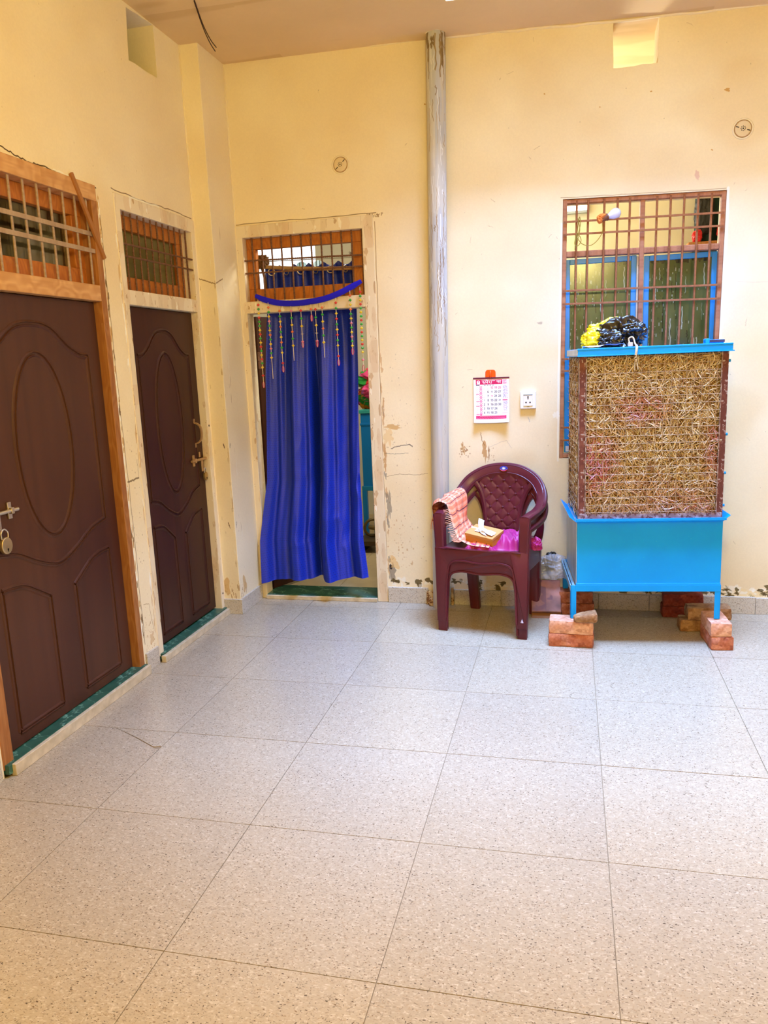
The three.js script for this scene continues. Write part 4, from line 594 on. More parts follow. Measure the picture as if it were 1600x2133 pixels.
// ------------------------------------------------------------------ desert cooler
const coolerAt = V(1.713, 0, -0.105), coolerTurn = 0.096;
{
  const t = thing('air_cooler', 'blue steel desert cooler with straw pads standing on bricks', 'air cooler', coolerAt.toArray(), coolerTurn);
  const W = 0.745, Dp = 0.53;
  // water tank
  const tank = part('tank', bx(0.004, W, 0.335, 0.69, -Dp, 0, 0.004), bluePaint, t);
  part('side_panel', bx(-0.0005, 0.006, 0.337, 0.688, -Dp + 0.003, -0.004, 0.001), paintedReflection, tank, 'tank side sheet with its pale reflection put into the colour');  // reflected light painted as a pale sheet
  part('front_seam', bx(0.0, W, 0.33, 0.347, -0.004, 0.003, 0.002), bluePaint, tank);
  const quad = (a, b, c, d, th) => { const g = new THREE.BufferGeometry(), A = V(...a), n = V(...b).sub(A).cross(V(...d).sub(A)).normalize().multiplyScalar(-th), L = [a, b, c, d].map((q) => V(...q)), K = L.map((q) => q.clone().add(n)), P = [...L, ...K], ix = [0, 1, 2, 0, 2, 3, 4, 6, 5, 4, 7, 6, 0, 4, 5, 0, 5, 1, 1, 5, 6, 1, 6, 2, 2, 6, 7, 2, 7, 3, 3, 7, 4, 3, 4, 0]; g.setAttribute('position', new THREE.Float32BufferAttribute(ix.flatMap((i) => P[i].toArray()), 3)); g.computeVertexNormals(); return boxUV(g); };
  const o = 0.036, y0 = 0.68, y1 = 0.712;
  part('lip', [quad([0.0, y0, 0], [W, y0, 0], [W + 0.004, y1 - 0.012, o], [-0.004, y1 - 0.012, o], 0.0015), bx(-0.006, W + 0.006, y1 - 0.018, y1 - 0.004, o - 0.002, o + 0.001, 0.0006)], bluePaint, t);
  part('lip', [quad([0.004, y0, -Dp], [0.004, y0, 0.0], [-o, y1, -0.0], [-o, y1, -Dp - 0.02], 0.0015)], bluePaint, t); part('lip', [quad([W - 0.002, y0, 0], [W - 0.002, y0, -Dp], [W + o, y1, -Dp - 0.02], [W + o, y1, 0], 0.0015)], bluePaint, t);
  // stand: base rails and four angle iron legs
  part('base_rail', [bx(-0.002, W + 0.002, 0.302, 0.338, -0.005, 0.005, 0.001), bx(0, W, 0.302, 0.306, -0.035, 0, 0.001)], bluePaint, t); part('base_rail', [bx(0, W, 0.302, 0.338, -Dp - 0.03, -Dp - 0.02, 0.001)], bluePaint, t);
  part('base_rail', [bx(-0.03, -0.024, 0.302, 0.336, -Dp - 0.03, 0, 0.001), bx(-0.03, 0.004, 0.302, 0.307, -Dp - 0.03, 0, 0.001), flat([-0.012, 0.335, 0], [-0.012, 0.335, -Dp - 0.02], 0.014, 0.004, [0, 1, 0])], std({ map: rustTex([120, 176, 206], [150, 196, 220], [90, 150, 190], 161), roughness: 0.4 }), t); part('base_rail', [bx(W - 0.004, W + 0.002, 0.302, 0.338, -Dp - 0.03, 0, 0.001)], bluePaint, t);
  const leg = (x, z, sx) => part('leg', [bx(x, x + sx * 0.03, 0.15, 0.335, z, z + 0.004, 0.001), bx(x, x + sx * 0.004, 0.15, 0.335, z - 0.03, z + 0.004, 0.001)], bluePaint, t);
  leg(-0.028, 0.0, 1); leg(W + 0.002, 0.0, -1); leg(-0.018, -Dp - 0.03, 1); leg(W + 0.002, -Dp - 0.03, -1);
  // upper frame
  const dirty = std({ map: rustTex([176, 160, 150], [140, 112, 100], [104, 66, 52], 171), roughness: 0.8 }), maroon = std({ map: rustTex([96, 44, 34], [120, 66, 52], [170, 150, 146], 175), roughness: 0.7 });
  const a0 = 0.012, a1 = W - 0.01, yb = 0.695, yt = 1.548;
  const post = (x0, x1, m) => part('post', [bx(x0, x1, yb, yt, -0.006, -0.002, 0.001)], m, t);
  post(a0, a0 + 0.03, maroon); post(a1 - 0.026, a1, maroon); part('post_edge', bx(a0 + 0.03, a0 + 0.036, yb, yt, -0.004, 0.004, 0.001), dirty, t); part('post_edge', bx(a1 - 0.032, a1 - 0.026, yb, yt, -0.004, 0.004, 0.001), dirty, t);
  part('post', bx(a0 - 0.004, a0, yb, yt, -0.03, -0.002, 0.001), dirty, t); part('post', bx(a1, a1 + 0.004, yb, yt, -0.03, -0.002, 0.001), maroon, t);
  for (const x of [a0, a1]) part('post', bx(x - 0.003, x + 0.003, yb, yt, -Dp, -Dp + 0.03, 0.001), maroon, t);
  part('bottom_rail', bx(a0, a1, yb, 0.728, -0.005, 0.003, 0.002), dirty, t);
  part('back_panel', bx(a0, a1, yb, yt, -Dp - 0.004, -Dp, 0.001), bluePaint, t); part('side_panel', bx(a1 - 0.002, a1 + 0.001, yb, yt, -Dp + 0.03, -0.03, 0.0005), bluePaint, t);
  // lid
  const lid = part('lid', [bx(0.0, W + 0.008, 1.55, 1.586, -Dp - 0.01, 0.014, 0.003), bx(-0.002, W + 0.014, 1.547, 1.552, -Dp - 0.01, 0.02, 0.001), bx(-0.002, W + 0.008, 1.58, 1.588, 0.006, 0.016, 0.002)], bluePaint, t);
  part('side_panel', bx(-0.004, 0.001, 1.553, 1.585, -Dp, 0.01, 0.001), paintedReflection, lid, 'lid end with its pale reflection put into the colour');  // pale end sheet carries painted reflection too
  part('bracket', [bx(0.63, 0.72, 1.588, 1.607, -0.06, -0.03, 0.002), bx(0.63, 0.648, 1.588, 1.612, -0.07, -0.02, 0.003)], bluePaint, lid); part('latch', bx(0.65, 0.722, 1.592, 1.606, -0.028, -0.024, 0.002), std({ color: 0x4a4350, roughness: 0.5, metalness: 0.5 }), lid);
  for (const y of [1.5, 1.13, 0.93, 0.76]) part('bolt', [rod([a1 + 0.004, y, -0.03], [a1 + 0.02, y, -0.03], 0.007, 8), rod([a1 + 0.004, y, -0.03], [a1 + 0.01, y, -0.03], 0.011, 6)], bluePaint, t);
  // straw: wood wool packed behind wire netting, bulging in rows
  const backing = std({ color: 0x9c7440, roughness: 1 });
  part('pad_core', [bx(a0 + 0.02, a1 - 0.02, yb + 0.02, yt, -0.06, -0.03, 0), bx(a0 + 0.025, a0 + 0.05, yb + 0.02, yt, -Dp + 0.02, -0.03, 0)], backing, t);
  const R = rngOf(99), pal = [[0.66, 0.46, 0.22], [0.8, 0.62, 0.37], [0.56, 0.34, 0.13], [0.9, 0.78, 0.58], [0.34, 0.17, 0.06], [0.74, 0.54, 0.3]];
  function straw(n, place, len) {
    const pos = [], col = [], nor = [], idx = [];
    for (let k = 0; k < n; k++) {
      const { p, du, dv, dn, red, ang } = place(), L = len * (0.5 + R()), w = 0.0013 + R() * 0.0016, bend = (R() - 0.5) * 1.5, c = pal[Math.floor(R() * pal.length)].slice();
      if (red > 0) { c[0] = lerp(c[0], 0.55, red * 0.5); c[1] *= 1 - 0.52 * red; c[2] = lerp(c[2], c[2] * 0.95, red); }
      const seg = 4, b0 = pos.length / 3; let q = p.clone().addScaledVector(du, -Math.cos(ang) * L / 2).addScaledVector(dv, -Math.sin(ang) * L / 2), a = ang - bend / 2;
      for (let s = 0; s <= seg; s++) {
        const t01 = s / seg, lift = Math.sin(t01 * Math.PI) * 0.006, T = du.clone().multiplyScalar(Math.cos(a)).addScaledVector(dv, Math.sin(a)), S = dn.clone().cross(T).normalize(), c0 = q.clone().addScaledVector(dn, lift);
        for (let m = 0; m < 3; m++) { const th = m * 2.094 + 0.5, o2 = S.clone().multiplyScalar(Math.cos(th)).addScaledVector(dn, Math.sin(th)); const v = c0.clone().addScaledVector(o2, w); pos.push(v.x, v.y, v.z); nor.push(o2.x, o2.y, o2.z); col.push(...c); }
        q.addScaledVector(T, L / seg); a += bend / seg;
      }
      for (let s = 0; s < seg; s++) for (let m = 0; m < 3; m++) { const i0 = b0 + s * 3 + m, i1 = b0 + s * 3 + (m + 1) % 3; idx.push(i0, i1, i0 + 3, i1, i1 + 3, i0 + 3); }
    }
    const g = new THREE.BufferGeometry(); g.setAttribute('position', new THREE.Float32BufferAttribute(pos, 3)); g.setAttribute('normal', new THREE.Float32BufferAttribute(nor, 3)); g.setAttribute('color', new THREE.Float32BufferAttribute(col, 3)); g.setIndex(idx); return g;
  }
  const strawMat = std({ vertexColors: true, roughness: 0.75 }), H = yt - yb, rows = 20, rowY = (y) => { const r = (y - yb) / H * rows; return r - Math.floor(r); };
  const redAt = (x, y) => { const r = Math.max(smooth(0.09, 0.0, Math.abs(y - 1.13)) * smooth(0.2, 0.5, 0.6 + noise2(x * 6, 3, 1)), smooth(0.2, 0.05, Math.hypot(x - 0.08, (y - 0.99) * 0.8)), 0.8 * smooth(0.12, 0.03, Math.hypot((x - 0.32) * 0.6, y - 1.27)), 0.7 * smooth(0.1, 0.02, Math.hypot(x - 0.7, (y - 1.02) * 0.5)), 0.55 * smooth(0.35, 0.0, y - yb) * smooth(0.15, 0.4, noise2(x * 5, y * 5, 9) + 0.2)); return clamp(r) * (R() < 0.75 ? 1 : 0.1); };
  const fx = V(1, 0, 0), fy = V(0, 1, 0), fz = V(0, 0, 1);
  const front = part('straw_pad', straw(6200, () => { const x = lerp(a0 + 0.034, a1 - 0.034, R()), y = yb + 0.025 + Math.pow(R(), 1.0) * (H - 0.035), k = rowY(y), bulge = Math.sin(k * Math.PI); const holes = noise2(x * 16, y * 22, 41); if (holes < -0.72) return { p: V(x, y, -0.028), du: fx, dv: fy, dn: fz, red: 0, ang: R() * 3.14 }; const sw = Math.PI / 2 + (R() - 0.5) * 2.6; return { p: V(x, y, -0.034 + 0.02 * bulge + R() * 0.012 + noise2(x * 9, y * 9, 3) * 0.004), du: fx, dv: fy, dn: fz, red: redAt(x, y), ang: R() < 0.3 ? R() * 6.28 : sw }; }, 0.05), strawMat, t, 'golden straw packed behind wire netting with reddish stains'); front.userData.kind = 'stuff';
  const side = part('straw_pad', straw(4200, () => { const z = lerp(-Dp + 0.03, -0.03, R()), y = yb + 0.02 + R() * (H - 0.03); return { p: V(a0 + 0.026 - R() * 0.022 - 0.008 * Math.sin(rowY(y) * Math.PI), y, z), du: fz, dv: fy, dn: V(-1, 0, 0), red: R() < 0.08 ? 0.5 : 0, ang: R() * 6.28 }; }, 0.045), strawMat, t, 'straw pad on the side facing the chair'); side.userData.kind = 'stuff';
  const wire = std({ color: 0xb89a78, roughness: 0.5, metalness: 0.3 });
  for (let k = 0; k <= 20; k++) { const y = yb + 0.04 + k * (H - 0.05) / 20; part('wire', rod([a0 + 0.034, y, 0.004], [a1 - 0.03, y + 0.002, 0.004], 0.0013, 5), wire, t); }
  for (let k = 0; k <= 17; k++) { const x = a0 + 0.05 + k * (a1 - a0 - 0.1) / 17; part('wire', rod([x, yb + 0.02, 0.0062], [x - 0.001, yt, 0.0062], 0.0013, 5), wire, t); }
  for (let k = 0; k <= 20; k++) { const y = yb + 0.04 + k * (H - 0.05) / 20; part('wire', rod([a0 - 0.012, y, -Dp + 0.02], [a0 - 0.006, y, -0.02], 0.0011, 5), wire, t); }
}
const onCooler = (x, y, z) => { const c = Math.cos(coolerTurn), s = Math.sin(coolerTurn); return [coolerAt.x + x * c + z * s, y, coolerAt.z - x * s + z * c]; };
// things lying on the lid
{
  const blackBag = phys({ color: 0x08090c, roughness: 0.28, clearcoat: 0.6, clearcoatRoughness: 0.2 });
  one('black_plastic_bag', 'crumpled shiny black plastic bag on top of the cooler', 'plastic bag', [blob(0.105, 0.07, 0.07, 5, 0.75, 2.4, 4), blob(0.07, 0.055, 0.06, 9, 0.8, 2.6, 3).translate(0.065, 0.028, 0.01), blob(0.06, 0.045, 0.05, 12, 0.8, 2.6, 3).translate(-0.06, 0, 0.03)], blackBag, onCooler(0.22, 1.588, -0.1), 0.1);
  one('yellow_plastic_bag', 'bright yellow plastic bag behind the black one on the cooler', 'plastic bag', [blob(0.075, 0.05, 0.05, 15, 0.7, 2.6, 3).translate(-0.05, 0, 0.03), blob(0.1, 0.075, 0.03, 18, 0.6, 2.6, 3).translate(0.02, 0.02, -0.03)], phys({ color: 0xf7e312, roughness: 0.4, transmission: 0.15, thickness: 0 }), onCooler(0.16, 1.588, -0.13));
  one('paper_sheet', 'crumpled pale sheet under the bags on the cooler', 'paper', grid(20, 8, (u, v) => [(u - 0.5) * 0.2, 0.004 + 0.006 * (1 + noise2(u * 5, v * 4, 2)) + 0.008 * u * v, (v - 0.5) * 0.09]), std({ color: 0xe4e0ea, roughness: 0.7, side: THREE.DoubleSide }), onCooler(0.13, 1.587, -0.04));
  const h = thing('tie_string', 'pale looped cord with a small hook hanging over the cooler edge', 'cord', onCooler(0.28, 1.545, 0.024), coolerTurn), cm = std({ color: 0xd8c6a0, roughness: 0.7 });
  part('loop', [tube([[-0.02, 0.05, -0.03], [-0.025, 0.085, -0.035], [-0.008, 0.09, -0.03], [0.002, 0.06, -0.02], [0.006, 0.044, -0.004], [0.004, 0.02, 0.002], [0.002, 0.0, 0.002]], 0.004, 40, 6), tube([[0.012, 0.05, -0.02], [0.012, 0.042, -0.002], [0.008, 0.01, 0.003], [0.004, -0.012, 0.002]], 0.003, 20, 6), bx(-0.03, -0.006, 0.044, 0.064, -0.04, -0.025, 0.003)], cm, h);
  const ringg = new THREE.TorusGeometry(0.006, 0.0018, 6, 16); ringg.translate(0.004, -0.016, 0.002); part('ring', ringg, chrome, h); part('strand', tube([[0.003, -0.02, 0.002], [0.0, -0.05, 0.0], [0.001, -0.075, 0.0]], 0.002, 12, 5), cm, h); part('strand', tube([[0.006, -0.02, 0.002], [0.012, -0.045, 0.0], [0.016, -0.07, 0.0]], 0.0025, 12, 5), cm, h);
}
// ------------------------------------------------------------------ bricks under the legs, board, bags
{
  const bt = (seed, c0, c1, c2) => std({ map: pixelTex(256, 256, (x, y) => { const n = fbm(x * 6, y * 6, seed, 6, 5), m = fbm(x * 20, y * 20, seed + 5, 20, 3), k = smooth(0.3, 0.55, fbm(x * 5, y * 9, seed + 9, 0, 3)); return mix3(mix3(c0, c1, clamp(0.5 + n)), c2, k * 0.4).map((q) => q + m * 12); }, 1 / 0.22, 1 / 0.22), roughness: 0.92 });
  const pale = bt(201, [226, 174, 142], [212, 150, 116], [170, 106, 74]), red = bt(211, [206, 134, 100], [184, 106, 74], [132, 68, 46]), deep = bt(221, [158, 66, 42], [132, 50, 32], [104, 40, 28]), stone = bt(231, [178, 136, 92], [150, 106, 66], [110, 72, 42]);
  const brick = (lab, mat, w, h, d, pos, turn, seed, amp = 0.005) => one('brick', lab, 'brick', rough(w, h, d, seed, amp, 0.007), mat, pos, turn, 'bricks propping the cooler legs');
  brick('rough red brick on the floor under the front left cooler leg', red, 0.24, 0.074, 0.115, [1.689, 0, -0.108], -0.02, 1, 0.008);
  brick('pale brick topping the front left stack, beside the chair', pale, 0.236, 0.074, 0.118, [1.69, 0.0735, -0.11], -0.05, 2, 0.005);
  { const g = rough(0.125, 0.05, 0.085, 3, 0.012, 0.016), p = g.attributes.position; for (let i = 0; i < p.count; i++) { const x = p.getX(i); p.setZ(i, p.getZ(i) * lerp(0.55, 1.1, x / 0.125 + 0.5)); p.setY(i, p.getY(i) * lerp(0.75, 1.15, x / 0.125 + 0.5)); } g.computeVertexNormals(); one('brick_piece', 'small broken brown brick piece lying on the front left stack', 'brick', g, stone, [1.762, 0.1475, -0.062], 0.12); }
  brick('lower brick with a pitted end under the front right leg', red, 0.115, 0.074, 0.23, [2.452, 0, -0.215], 0.1, 4, 0.008);
  brick('upper pale topped brick under the front right leg', pale, 0.107, 0.074, 0.225, [2.447, 0.0735, -0.215], 0.08, 5, 0.006);
  brick('lower brick of the back left stack behind the board', red, 0.2, 0.072, 0.11, [1.725, 0, -0.66], 0.06, 6); brick('upper brick of the back left stack under the rear leg', red, 0.2, 0.074, 0.11, [1.718, 0.0715, -0.662], 0.03, 7);
  brick('lower dark red brick of the back right stack', deep, 0.225, 0.07, 0.11, [2.33, 0, -0.668], 0.0, 8); brick('upper dark red brick of the back right stack', deep, 0.225, 0.074, 0.11, [2.336, 0.0695, -0.67], -0.03, 9);
  brick('worn brown brick lying crosswise behind the front right stack', stone, 0.235, 0.07, 0.11, [2.44, 0.071, -0.43], 0.06, 10, 0.009); brick('short brown brick under the crosswise worn brick', stone, 0.2, 0.07, 0.1, [2.385, 0, -0.43], 0.05, 11, 0.009);
  const b = thing('wooden_board', 'stained brown double board leaning on the wall beside the chair', 'board', [1.545, 0, -0.52]); b.rotation.set(-0.75, 0.06, 0, 'YXZ');
  const bm = std({ map: pixelTex(256, 256, (x, y) => { const n = fbm(x * 4, y * 4, 241, 4, 5), s = smooth(0.2, 0.5, fbm(x * 5, y * 5, 247, 0, 3)); return mix3([156 + n * 26, 100 + n * 18, 78 + n * 16], [112, 66, 66], s * 0.7); }, 1 / 0.3, 1 / 0.3), roughness: 0.6 });
  part('board', bx(-0.088, 0.088, 0.034, 0.25, 0.0, 0.024, 0.003), bm, b).rotation.x = 0; part('board', bx(-0.088, 0.088, 0.0, 0.25, -0.026, -0.001, 0.003), std({ color: 0x8a5a30, roughness: 0.7 }), b);
  one('clear_plastic_bag', 'crumpled clear plastic bag stuffed beside the cooler leg', 'plastic bag', blob(0.085, 0.075, 0.05, 23, 0.7, 2.2, 4), phys({ color: 0xf6f6fa, roughness: 0.16, transmission: 0.7, thickness: 0, clearcoat: 0.5, side: THREE.DoubleSide }), [1.585, 0.215, -0.672]);
  one('black_bag', 'torn black bag behind the clear plastic bag at the wall', 'plastic bag', [blob(0.05, 0.06, 0.02, 27, 0.6, 2.4, 3).translate(-0.015, 0, 0), blob(0.035, 0.03, 0.02, 29, 0.7, 2.4, 3).translate(0.03, 0.09, 0)], phys({ color: 0x101216, roughness: 0.4 }), [1.54, 0.22, -0.715]);
}
// ------------------------------------------------------------------ two stacked plastic armchairs
const CH = { pos: [1.238, 0, -0.425], turn: -0.21, lift: 0.066 };
const chairPlastic = phys({ map: pixelTex(256, 256, (x, y) => { const n = fbm(x * 4, y * 4, 251, 4, 4); return [92 + n * 5, 32 + n * 3, 42 + n * 3]; }, 1, 1), roughness: 0.3, specularIntensity: 0.7, side: THREE.DoubleSide });
{
  const c = new THREE.Group(), add = (n, g, m = chairPlastic, lab) => part(n, g, m, c, lab);
  // front frame: legs and arched apron in one face
  const s = new THREE.Shape(); const pts = [[-0.272, 0.43], [-0.262, 0], [-0.214, 0], [-0.2, 0.29]]; s.moveTo(-0.272, 0.43); s.lineTo(-0.262, 0); s.lineTo(-0.214, 0); s.lineTo(-0.196, 0.3); s.quadraticCurveTo(-0.19, 0.362, -0.13, 0.368); s.quadraticCurveTo(0, 0.352, 0.13, 0.368); s.quadraticCurveTo(0.19, 0.362, 0.196, 0.3); s.lineTo(0.214, 0); s.lineTo(0.262, 0); s.lineTo(0.272, 0.43); s.lineTo(0.2, 0.437); s.quadraticCurveTo(0, 0.428, -0.2, 0.437); s.closePath();
  const ff = new THREE.ExtrudeGeometry(s, { depth: 0.008, bevelEnabled: true, bevelSize: 0.003, bevelThickness: 0.003, bevelSegments: 2, curveSegments: 16 }); { const p = ff.attributes.position; for (let i = 0; i < p.count; i++) { const x = p.getX(i), y = p.getY(i); p.setZ(i, p.getZ(i) + 0.216 + 0.016 * (1 - (x / 0.27) ** 2) * smooth(0.3, 0.42, y) + 0.012 * (1 - smooth(0, 0.4, y))); } ff.computeVertexNormals(); } add('apron', toCreasedNormals(ff, 0.6));
  { const a = curve3([[-0.211, 0.02, 0], [-0.196, 0.29, 0], [-0.178, 0.345, 0], [-0.12, 0.366, 0], [0, 0.357, 0], [0.12, 0.366, 0], [0.178, 0.345, 0], [0.196, 0.29, 0], [0.211, 0.02, 0]], 70).map(([x, y]) => [x, y, 0.228 + 0.016 * (1 - (x / 0.27) ** 2) * smooth(0.3, 0.42, y) + 0.012 * (1 - smooth(0, 0.4, y))]); add('apron_bead', sweep(a, a.map(() => [0, 0, 1]), [[-0.006, 0], [-0.004, 0.004], [0.004, 0.004], [0.006, 0]])); }
  const rr = [[-1, -0.7], [-0.7, -1], [0.7, -1], [1, -0.7], [1, 0.7], [0.7, 1], [-0.7, 1], [-1, 0.7]];
  for (const k of [-1, 1]) {
    const L = curve3([[k * 0.238, 0.0, 0.215], [k * 0.243, 0.22, 0.207], [k * 0.247, 0.43, 0.203], [k * 0.252, 0.6, 0.2], [k * 0.253, 0.624, 0.195]], 24); add('leg', sweep(L, L.map(() => [0, 0, 1]), rr, (t) => [lerp(0.023, 0.031, t), lerp(0.02, 0.028, t)]));
    const B = curve3([[k * 0.19, 0.0, -0.225], [k * 0.198, 0.2, -0.205], [k * 0.205, 0.43, -0.185]], 14); add('leg', sweep(B, B.map(() => [0, 0, 1]), rr, (t) => [lerp(0.03, 0.034, t), lerp(0.022, 0.026, t)]));
    add('side_apron', bx(k * 0.236, k * 0.226, 0.35, 0.432, -0.19, 0.2, 0.003));
    const foot = new THREE.ConeGeometry(0.022, 0.03, 3); foot.scale(1, 1, 0.25); foot.translate(k * 0.242, 0.05, 0.236); if (k > 0) add('scuff', foot, std({ color: 0xb9a6ac, roughness: 0.7 }), 'pale scuffed corner above the foot');
  }
  // seat
  const seatTop = (x, z) => 0.433 - 0.018 * (1 - (x / 0.24) ** 2) * (1 - ((z + 0.02) / 0.26) ** 2) + 0.006 * smooth(0.14, 0.24, z);
  add('seat', [grid(30, 30, (u, v) => { const z = lerp(-0.2, 0.236, v), w = lerp(0.205, 0.236, v), x = lerp(-w, w, u); return [x, seatTop(x, z) - (v > 0.97 ? 0.006 : 0), z]; }), grid(20, 20, (u, v) => { const z = lerp(0.236, -0.2, v), w = lerp(0.236, 0.205, v), x = lerp(-w, w, u); return [x, seatTop(x, z) - 0.01, z]; }), bx(-0.205, 0.205, 0.37, 0.43, -0.2, -0.19, 0.003)]);
  // arm and back rim
  const half = [[0.253, 0.622, 0.214], [0.262, 0.628, 0.12], [0.268, 0.632, 0.0], [0.266, 0.65, -0.1], [0.246, 0.7, -0.18], [0.196, 0.766, -0.23], [0.105, 0.814, -0.258]], path = curve3([...half.map(([x, y, z]) => [-x, y, z]), [0, 0.828, -0.265], ...half.slice().reverse()], 110);
  const nor = path.map(([x, y, z]) => { const t = smooth(-0.02, -0.17, z); return [-0.25 * Math.sign(x) * t * smooth(0.02, 0.2, Math.abs(x)), lerp(1, 0.22, t), lerp(0, 1, t)]; });
  const rim = [[-1, -0.4], [-1, 0.3], [-0.75, 0.85], [-0.3, 1], [0.3, 1], [0.75, 0.85], [1, 0.3], [1, -0.4], [0.86, -1.6], [0.72, -0.5], [-0.72, -0.5], [-0.86, -1.6]];
  add('arm_rim', sweep(path, nor, rim, (t) => { const m = 1 - Math.abs(t - 0.5) * 2; return [lerp(0.029, 0.038, smooth(0.25, 0.7, m)), 0.012]; }));
  for (const o of [-0.62, 0.62]) { const q = path.map((p, i) => { const T = V(...path[Math.min(110, i + 1)]).sub(V(...path[Math.max(0, i - 1)])).normalize(), N = V(...nor[i]).normalize(), B = T.clone().cross(N), m = 1 - Math.abs(i / 110 - 0.5) * 2; return V(...p).addScaledVector(B, o * lerp(0.029, 0.038, smooth(0.25, 0.7, m))).addScaledVector(N, 0.011).toArray(); }); add('rim_bead', sweep(q.slice(20, 91), nor.slice(20, 91), [[-0.003, 0], [0, 0.002], [0.003, 0]])); }
  // tufted back panel
  const zAt = (x, y) => lerp(-0.188, -0.252, smooth(0.43, 0.8, y)) + 0.55 * x * x, wAt = (y) => lerp(0.1, 0.15, smooth(0.5, 0.76, y)), lx = 0.077, ly = 0.08;
  add('back_panel', [grid(90, 110, (u, v) => { const y0 = 0.42, x = (u * 2 - 1) * wAt(lerp(y0, 0.8, v)), y = lerp(y0, 0.806 - 0.9 * x * x, v); const p = x / lx + (y - 0.44) / ly, q = x / lx - (y - 0.44) / ly, g = Math.min(Math.abs(Math.sin(p * Math.PI)), Math.abs(Math.sin(q * Math.PI))), inn = smooth(1.0, 0.86, Math.abs(u * 2 - 1)); return [x, y, zAt(x, y) + inn * (0.0055 * Math.pow(g, 0.5) - 0.003)]; })]);
  for (let i = -4; i <= 4; i++) for (let j = 0; j <= 10; j++) { if ((i + j) & 1) continue; const x = i * lx / 2, y = 0.44 + j * ly / 2; if (Math.abs(x) > wAt(y) * 0.9 || y > 0.78 - 0.9 * x * x) continue; const b = new THREE.SphereGeometry(0.0075, 10, 6); b.scale(1, 1, 0.6); b.translate(x, y, zAt(x, y) + 0.001); add('button', b); }
  for (const k of [-1, 1]) {   // flanges beside the side openings
    const P = curve3([[k * 0.098, 0.43, -0.186], [k * 0.104, 0.52, -0.196], [k * 0.118, 0.62, -0.212], [k * 0.146, 0.7, -0.226], [k * 0.18, 0.748, -0.228]], 30); add('panel_edge', sweep(P, P.map(() => [0, 0.1, 1]), [[-0.022, -0.008], [-0.016, 0.004], [0.004, 0.008], [0.018, 0.002], [0.022, -0.012]], (t) => [lerp(0.55, 0.9, t), 1]));
    const Q = curve3([[k * 0.212, 0.425, -0.18], [k * 0.246, 0.5, -0.15], [k * 0.264, 0.58, -0.12], [k * 0.268, 0.64, -0.09]], 20); add('back_stay', sweep(Q, Q.map(() => [-k * 0.4, 0.1, 1]), [[-0.012, -0.005], [-0.012, 0.005], [0.012, 0.005], [0.012, -0.005]], (t) => [lerp(1.1, 0.8, t), 1]));
  }
  // oval maker's badge on the top rail
  const badge = new THREE.CylinderGeometry(0.025, 0.025, 0.004, 28); badge.rotateX(Math.PI / 2); badge.scale(1, 0.62, 1);
  const bg = part('badge', badge, std({ color: 0x2a3a9a, roughness: 0.35 }), c, 'blue oval badge with red lower edge and white star'); bg.position.set(-0.0, 0.832, -0.2495); bg.rotation.x = -0.2;
  const redArc = tube([[-0.021, -0.006, 0], [-0.012, -0.0125, 0], [0, -0.0145, 0], [0.012, -0.0125, 0], [0.021, -0.006, 0]], 0.0026, 20, 6); part('badge_ring', redArc.translate(0, 0, 0.002), std({ color: 0xd8313c, roughness: 0.4 }), bg); const starG = [0, 1, 2, 3].map((k) => { const g = new THREE.BoxGeometry(0.024, 0.0028, 0.0015); g.rotateZ(k * 0.785); g.scale(1, 0.7, 1); return g.translate(0, 0.001, 0.0026); }); part('badge_star', starG, std({ color: 0xf2f2f6, roughness: 0.5 }), bg);
  const mk = (lab, y, dz) => { const o = c.clone(); o.name = numbered('plastic_chair'); o.userData = { label: lab, category: 'chair', group: 'stacked plastic chairs' }; o.position.set(CH.pos[0] + Math.sin(CH.turn) * dz, y, CH.pos[2] + Math.cos(CH.turn) * dz); o.rotation.y = CH.turn; scene.add(o); return o; };
  const low = mk('lower maroon plastic armchair of the stack, feet on the floor', 0, 0), up = mk('upper maroon plastic armchair carrying the cloths and cardboard box', CH.lift, 0.012);
  for (const n of ['badge', 'scuff']) low.remove(low.children.find((o) => o.name === n));
}
const onChair = (x, y, z) => { const c = Math.cos(CH.turn), s = Math.sin(CH.turn); return [CH.pos[0] + x * c + z * s, y + CH.lift, CH.pos[2] - x * s + z * c]; };
